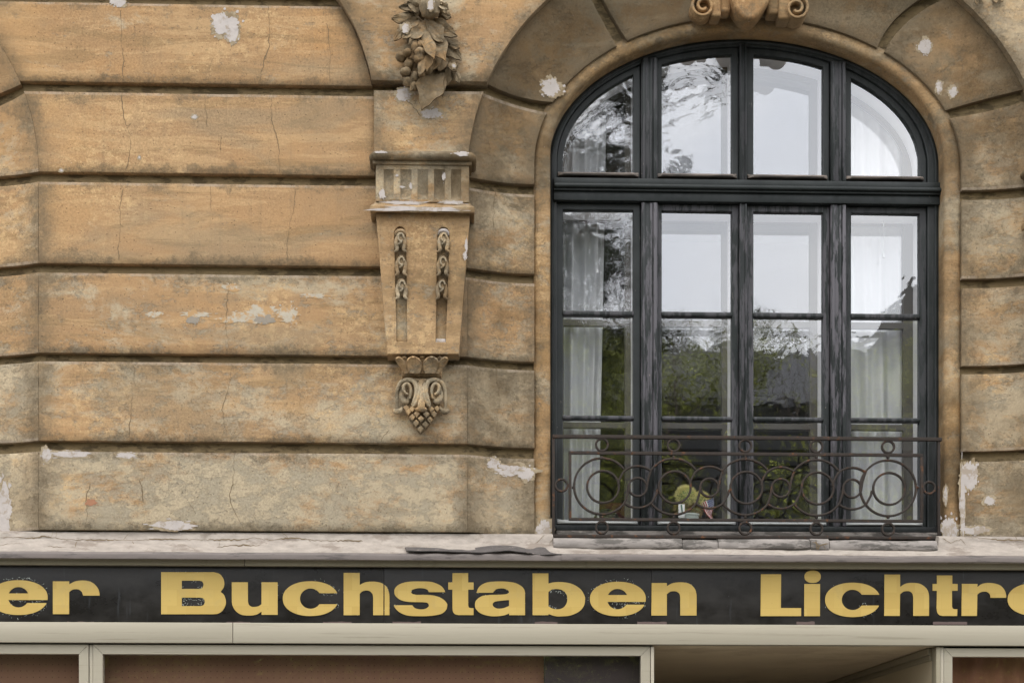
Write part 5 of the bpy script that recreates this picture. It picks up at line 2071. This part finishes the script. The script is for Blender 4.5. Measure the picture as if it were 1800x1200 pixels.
def miter_frame(t, x0, x1, zt, w, yf, yb, right=True, left=True):
    """top rail and stiles cut at 45 degrees"""
    g = .0006
    plate("frame_rail", [[(x0 + g, zt), (x1 - g, zt), (x1 - w - g, zt - w), (x0 + w + g, zt - w)]], yf, yb, M["alu"], t, .0012)
    if left:
        plate("frame_stile", [[(x0, zt - g), (x0 + w, zt - w - g), (x0 + w, ZR), (x0, ZR)]], yf, yb, M["alu"], t, .0012)
    if right:
        plate("frame_stile", [[(x1, zt - g), (x1, ZR), (x1 - w, ZR), (x1 - w, zt - w - g)]], yf, yb, M["alu"], t, .0012)
    zi = zt - w
    xi0, xi1 = (x0 + w if left else x0), (x1 - w if right else x1)
    v = [(xi0, yf + .018, ZR), (xi1, yf + .018, ZR), (xi1, yf + .018, zi), (xi0, yf + .018, zi)]
    o = link("pane", pyd("pane", v, [(0, 1, 2, 3)]), M["shopglass"], t)
    o["wavy"] = .1
    beam("frame_rail", x0, x1, yf, yb, ZR - w, ZR, M["alu"], t, .0012)
    # shallow display case behind
    yb2 = yf + .40
    for nm, a in [("case_top", (x0, x1, yb, yb2, zt, zt + .01)), ("case_side", (x0 - .006, x0 + .004, yb, yb2, ZR, zt)), ("case_side", (x1 - .004, x1 + .006, yb, yb2, ZR, zt)), ("case_floor", (x0, x1, yb, yb2, ZR - .02, ZR - .005))]:
        beam(nm, *a, M["shopin"], t, 0)
    return xi0, xi1, zi, yb2


zA = W(900, 1134.5, YS_)[1]
wA = PX(16.5, YS_)
sw1 = thing("shop_window", "narrow shop window at the left edge with brown pegboard behind its glass", "shop window", (W(70, 1150, YS_)[0], YS_, ZR), "shop windows in the aluminium front")
a = miter_frame(sw1, XL, W(155.5, 1150, YS_)[0], zA, wA, YS_, YS_ + .05, left=False)
beam("pegboard", a[0], a[1] + wA, a[3] - .28, a[3] - .27, ZR, zA, M["peg"], sw1, 0)
sw2 = thing("shop_window", "wide middle shop window with brown pegboard and a dark panel behind its glass", "shop window", (W(650, 1150, YS_)[0], YS_, ZR), "shop windows in the aluminium front")
a = miter_frame(sw2, W(163.5, 1150, YS_)[0], W(1143, 1150, YS_)[0], zA, wA, YS_, YS_ + .05)
xs = W(956, 1170, .06)[0]
beam("pegboard", a[0] - wA, xs, a[3] - .28, a[3] - .27, ZR, zA, M["peg"], sw2, 0)
beam("dark_panel", xs + .002, a[1] + wA, a[3] - .31, a[3] - .30, ZR, zA, M["darkpanel"], sw2, 0)
beam("mullion_post", W(156.5, 1150, YS_)[0], W(162.5, 1150, YS_)[0], YS_ + .008, YS_ + .06, .0, zA, M["alu"], shop, .001)
beam("jamb_post", W(1144, 1150, YS_)[0], W(1149.5, 1150, YS_)[0], YS_ - .004, .5, .0, zA - .002, M["alu"], shop, .001)
sw3 = thing("shop_window", "shop window at the right edge with an orange brown curtain behind its glass", "shop window", (W(1780, 1150, YS_)[0], YS_, ZR), "shop windows in the aluminium front")
zC = W(1700, 1138.5, YS_)[1]
a = miter_frame(sw3, W(1659.5, 1150, YS_)[0], XR, zC, PX(15, YS_), YS_, YS_ + .05, right=False)
M["orangecurt"] = simple("orange_brown_drape", (.24, .115, .065), .9, 0, .12, 9, .1, .2, (6, 1, .6))
v, f = [], []
for k in range(81):
    x = lerp(a[0], XR, k / 80)
    y = a[3] - .27 + .012 * math.sin(x * 60 + 2 * noise.noise((x * 9, 0, 0)))
    v += [(x, y, ZR), (x, y, zC)]
for k in range(80):
    f.append((k * 2, k * 2 + 2, k * 2 + 3, k * 2 + 1))
link("drape", pyd("drape", v, f, 180), M["orangecurt"], sw3)
beam("jamb_post", W(1645.5, 1150, YS_)[0], W(1652.5, 1150, YS_)[0], YS_ - .004, .012, .0, zC + .004, M["khaki"], shop, .001)
beam("jamb_post", W(1653.3, 1150, YS_)[0], W(1659, 1150, YS_)[0], YS_ + .002, .04, .0, zC + .004, M["alu"], shop, .001)
for (x0, x1) in [(XL, W(1148, 1150, YS_)[0]), (W(1654, 1150, YS_)[0], XR)]:
    beam("stall_riser", x0, x1, YS_ - .02, .35, .0, ZR - wA - .001, M["riser"], shop, .004)

# entrance recess
M["soffit"] = simple("brown_painted_soffit", (.50, .40, .265), .7, 0, .12, 2.2, .1, .3, dark=(.42, .33, .22), dscale=1.6, dthr=.55)
M["sidepanel"] = simple("beige_side_panel", (.42, .35, .24), .6, 0, .04, 4, .1, .3)
ent = thing("shop_entrance", "recessed shop entrance with brown soffit and beige side wall right of the middle window", "entrance", (W(1400, 1140)[0], 1.2, 0))
ex0, ex1 = W(1150, 1150, YS_)[0], W(1646, 1150, YS_)[0]
zsf = W(1400, 1134, YS_)[1]
beam("soffit", ex0 - .02, ex1 + .3, -.03, 2.9, zsf, zsf + .08, M["soffit"], ent, 0)
beam("side_wall", ex1 + .001, ex1 + .05, .0125, 2.9, .0, zsf - .002, M["sidepanel"], ent, 0)
beam("corner_trim", ex1 - .022, ex1, .014, 2.86, zsf - .034, zsf - .003, M["khaki"], ent, .004)
beam("corner_trim", ex1 - .010, ex1 - .0005, .014, 2.86, zsf - .060, zsf - .0345, M["khaki"], ent, .003)
beam("side_wall", ex0 - .05, ex0 - .012, .51, 2.9, .0, zsf - .002, M["sidepanel"], ent, 0)
M["doorwood"] = simple("dark_shop_door", (.06, .05, .04), .5)
bm = bmesh.new()
beam_bm(bm, ex0 - .01, ex1 - .01, 2.86, 2.92, .0, zsf, 0)
link("back_wall", bm_mesh("back_wall", bm), M["sidepanel"], ent)
dr = beam("door", lerp(ex0, ex1, .15), lerp(ex0, ex1, .85), 2.82, 2.858, .02, 2.1, M["doorwood"], ent, .004)
plate("door_glass", [rect(lerp(ex0, ex1, .25), lerp(ex0, ex1, .75), .9, 1.95)], 2.812, 2.819, M["darkpanel"], dr)

# ------------------------------------------------------------------ the street behind the photographer, mirrored in the panes
M["paving"] = simple("grey_paving", (.20, .19, .175), .85, 0, .1, 8, .2, .2, dark=(.15, .145, .135))
M["asphalt"] = simple("asphalt", (.055, .054, .052), .9, 0, .12, 30, .4)
M["earth"] = simple("park_lawn_soil", (.06, .075, .03), .95, 0, .2, 3)


def slab(name, x0, x1, y0, y1, z, mat):
    o = link(name, pyd(name, [(x0, y0, z), (x1, y0, z), (x1, y1, z), (x0, y1, z)], [(0, 1, 2, 3)]), mat)
    o["kind"] = "structure"
    o["label"] = name.replace("_", " ") + " in front of the house"
    return o


slab("ground", -250, 250, -300, 200, -.16, M["earth"])
o = beam("pavement", -60, 60, -3.6, 3.0, -.155, -.002, M["paving"], None, .01)
o["kind"], o["label"] = "structure", "grey pavement in front of the shop"
slab("road", -60, 60, -12.0, -3.6, -.12, M["asphalt"])
o = beam("far_kerb", -60, 60, -13.4, -12.0, -.155, .0, M["paving"], None, .01)
o["kind"], o["label"] = "structure", "kerb and path on the far side of the street"


def leafmat(name, c):
    t = NT(name)
    n1 = t.noise(1.9, 5, .65)
    n2 = t.noise(9, 2, .6)
    col = t.mix(t.ramp(n1, .35, .65), tuple(x * .28 for x in c), c)  # dark patches painted in as shaded gaps among the leaves
    col = t.mix(t.ramp(n2, .58, .70), col, tuple(min(1, x * 2.4) for x in c))  # bright specks painted in as light catching the leaves
    t.done(col, .6, spec=.3)
    return t.m


M["leaf1"], M["leaf2"], M["leaf3"] = leafmat("dull_green_needles", (.026, .034, .013)), leafmat("yellow_green_leaves", (.27, .29, .05)), leafmat("dark_green_leaves", (.05, .07, .022))
M["bark"] = simple("grey_brown_bark", (.09, .07, .055), .9, 0, .2, 14, .8)


def foliage(name, clumps, n, size, mat, parent, seed, droop=0.0, long=1.6):
    r = random.Random(seed)
    v, f = [], []
    wt = [c[3] ** 2 for c in clumps]
    for _ in range(n):
        cx, cy, cz, rad, fl = r.choices(clumps, wt)[0]
        d = Vector((r.gauss(0, 1), r.gauss(0, 1), r.gauss(0, 1))).normalized() * (r.random() ** .45)
        p = Vector((cx + d.x * rad, cy + d.y * rad, cz + d.z * rad * fl))
        if noise.noise(p * .9 + Vector((seed, 0, 0))) < -.12:
            continue
        a = Vector((r.gauss(0, 1), r.gauss(0, 1), r.gauss(0, 1) - droop)).normalized() * size * r.uniform(.6, 1.4) * long
        b = a.cross(Vector((r.gauss(0, 1), r.gauss(0, 1), r.gauss(0, 1)))).normalized() * size * r.uniform(.35, .8)
        q = len(v)
        v += [tuple(p - a * .5), tuple(p + b * .5), tuple(p + a * .5), tuple(p - b * .5)]
        f.append((q, q + 1, q + 2, q + 3))
    o = link(name, pyd(name, v, f), mat, parent)
    o["kind"] = "stuff"
    return o


def tree(name, label, x, y, h, clumps, n, size, mat, seed, trunk_r=.22, droop=0.0, branches=True, long=1.6, cat_="tree"):
    o = thing(name, label, cat_, (x, y, -.02), "trees and shrubs across the street")
    r = random.Random(seed)
    v, f = [], []
    if trunk_r:
        pts = cat([(x, y, -.1), (x + r.uniform(-.1, .1), y, h * .3), (x + r.uniform(-.2, .2), y + .1, h * .65), (x + r.uniform(-.2, .2), y, h * .97)], 5)
        m = len(pts)
        tube_vf(pts, [trunk_r * (1 - .88 * i / (m - 1)) for i in range(m)], 9, v, f)
        for (cx, cy, cz, rad, fl) in clumps:
            zb = max(h * .15, cz - rad * .9 - .5)
            mid = ((x + cx) / 2, (y + cy) / 2, lerp(zb, cz, .6))
            tube_vf(cat([(x, y, zb), mid, (cx, cy, cz)], 4), [trunk_r * .35 * (1 - .8 * i / 8) for i in range(9)], 6, v, f)
        link("trunk", pyd("trunk", v, f), M["bark"], o)
    foliage("crown", clumps, n, size, mat, o, seed, droop, long)
    return o


tree("larch_tree", "tall thin-leaved tree with drooping branches across the street, mirrored in the left panes", 2.0, -20, 17.5,
     [(1.6, -20, 9.0, 1.6, .8), (2.5, -19.6, 10.6, 1.0, .6), (1.3, -20, 11.4, 1.1, .8), (2.3, -20, 12.6, .9, .6), (1.6, -20, 14.2, .9, .8), (2.6, -19.8, 14.6, .8, .5), (1.7, -20, 16.2, .8, .9),
      (2.7, -19.7, 9.2, .9, .5), (3.2, -19.5, 12.3, .34, .6), (3.55, -19.4, 12.7, .32, .6), (3.9, -19.3, 13.1, .30, .6), (4.25, -19.3, 13.5, .28, .6), (4.6, -19.2, 13.9, .22, .6), (3.3, -19.4, 11.6, .26, .6), (3.6, -19.4, 12.0, .22, .6), (2.9, -19.5, 13.4, .5, .6), (2.2, -20, 7.4, 1.4, .8)], 9000, .105, M["leaf1"], 3, .2, .8, long=4.2)
for i, (x, y, h, lab) in enumerate([(-6, -30, 12.5, "dense park tree left of the tall drooping tree"), (3.6, -29, 13.6, "bushy park tree behind the dark gabled house, right of the drooping tree"), (6.6, -29, 13.0, "bushy park tree rising over the roof of the dark gabled house"), (12.5, -28, 12.4, "broad park tree right of the dark gabled house"), (17, -29, 13, "park tree far to the right across the street"), (-13, -29, 13, "park tree far to the left across the street")]):
    r = random.Random(i + 40)
    cl = [(x + r.uniform(-1.9, 1.9), y + r.uniform(-1, 1), h - 1.6 - r.uniform(0, 4), r.uniform(.9, 1.5), .8) for _ in range(9)] + [(x, y, h - 1.1, 1.0, 1)]
    tree("park_tree", lab, x, y, h, cl, 40000 if i in (1, 2, 3) else 9000, .055 if i in (1, 2, 3) else .12, M["leaf3"], 60 + i, .25)
for i, (x, y, h) in enumerate([(1.2, -16, 8.9), (3.2, -15.6, 8.6), (5.1, -16, 9.0), (7.0, -15.8, 8.8), (9.2, -16, 9.6), (-1.2, -16, 8.6), (-3.8, -16, 8.0), (11.6, -16, 8.8)]):
    r = random.Random(i + 90)
    cl = [(x + r.uniform(-1.0, 1.0), y + r.uniform(-.5, .5), r.uniform(.8, h - .7), r.uniform(.7, 1.1), .9) for _ in range(15)] + [(x + r.uniform(-.6, .6), y, h - .9, .8, .9)]
    tree("shrub", ["first", "second", "third", "fourth", "fifth", "sixth", "seventh", "eighth"][i] + " yellow green shrub of the row along the far path", x, y, h, cl, 15000 if i < 5 else 7000, .065 if i < 5 else .11, M["leaf2"], 120 + i, .07, cat_="shrub")

hedge = thing("hedge", "long dense hedge added behind the shrubs to hide bright sky from the shop glass", "hedge", (0, -18.5, -.1))  # added, out of view: blocks bright sky in the shop glass reflections
beam("hedge_body", -32, 32, -19.2, -18.2, -.1, 5.2, M["leaf3"], hedge, 0)
hr = random.Random(77)
foliage("hedge_leaves", [(hr.uniform(-12, 20), -18.2, hr.uniform(.3, 5.2), .8, 1.0) for _ in range(160)], 16000, .12, M["leaf2"], hedge, 78)

shed = thing("gabled_house", "dark grey gabled house standing behind the shrubs across the street", "house", (6.5, -23, 0))
M["greywall"] = simple("dark_grey_render", (.06, .06, .06), .9)
M["slate"] = simple("dark_slate_roof", (.05, .05, .054), .7)
beam("wall", 1.6, 12.4, -27, -22, -.1, 9.0, M["greywall"], shed, 0)
v = [(1.2, -21.8, 8.9), (1.2, -27.2, 8.9), (1.2, -24.5, 10.6), (9.2, -21.8, 8.9), (9.2, -27.2, 8.9), (9.2, -24.5, 10.6)]
link("roof", pyd("roof", v, [(0, 3, 5, 2), (1, 2, 5, 4), (0, 2, 1), (3, 4, 5)]), M["slate"], shed)
v = [(6.6, -21.6, 8.9), (12.6, -21.6, 8.9), (9.0, -21.6, 11.4), (6.6, -26, 8.9), (12.6, -26, 8.9), (9.0, -26, 11.4)]
link("gable", pyd("gable", v, [(0, 1, 2), (0, 2, 5, 3), (1, 4, 5, 2)]), M["slate"], shed)
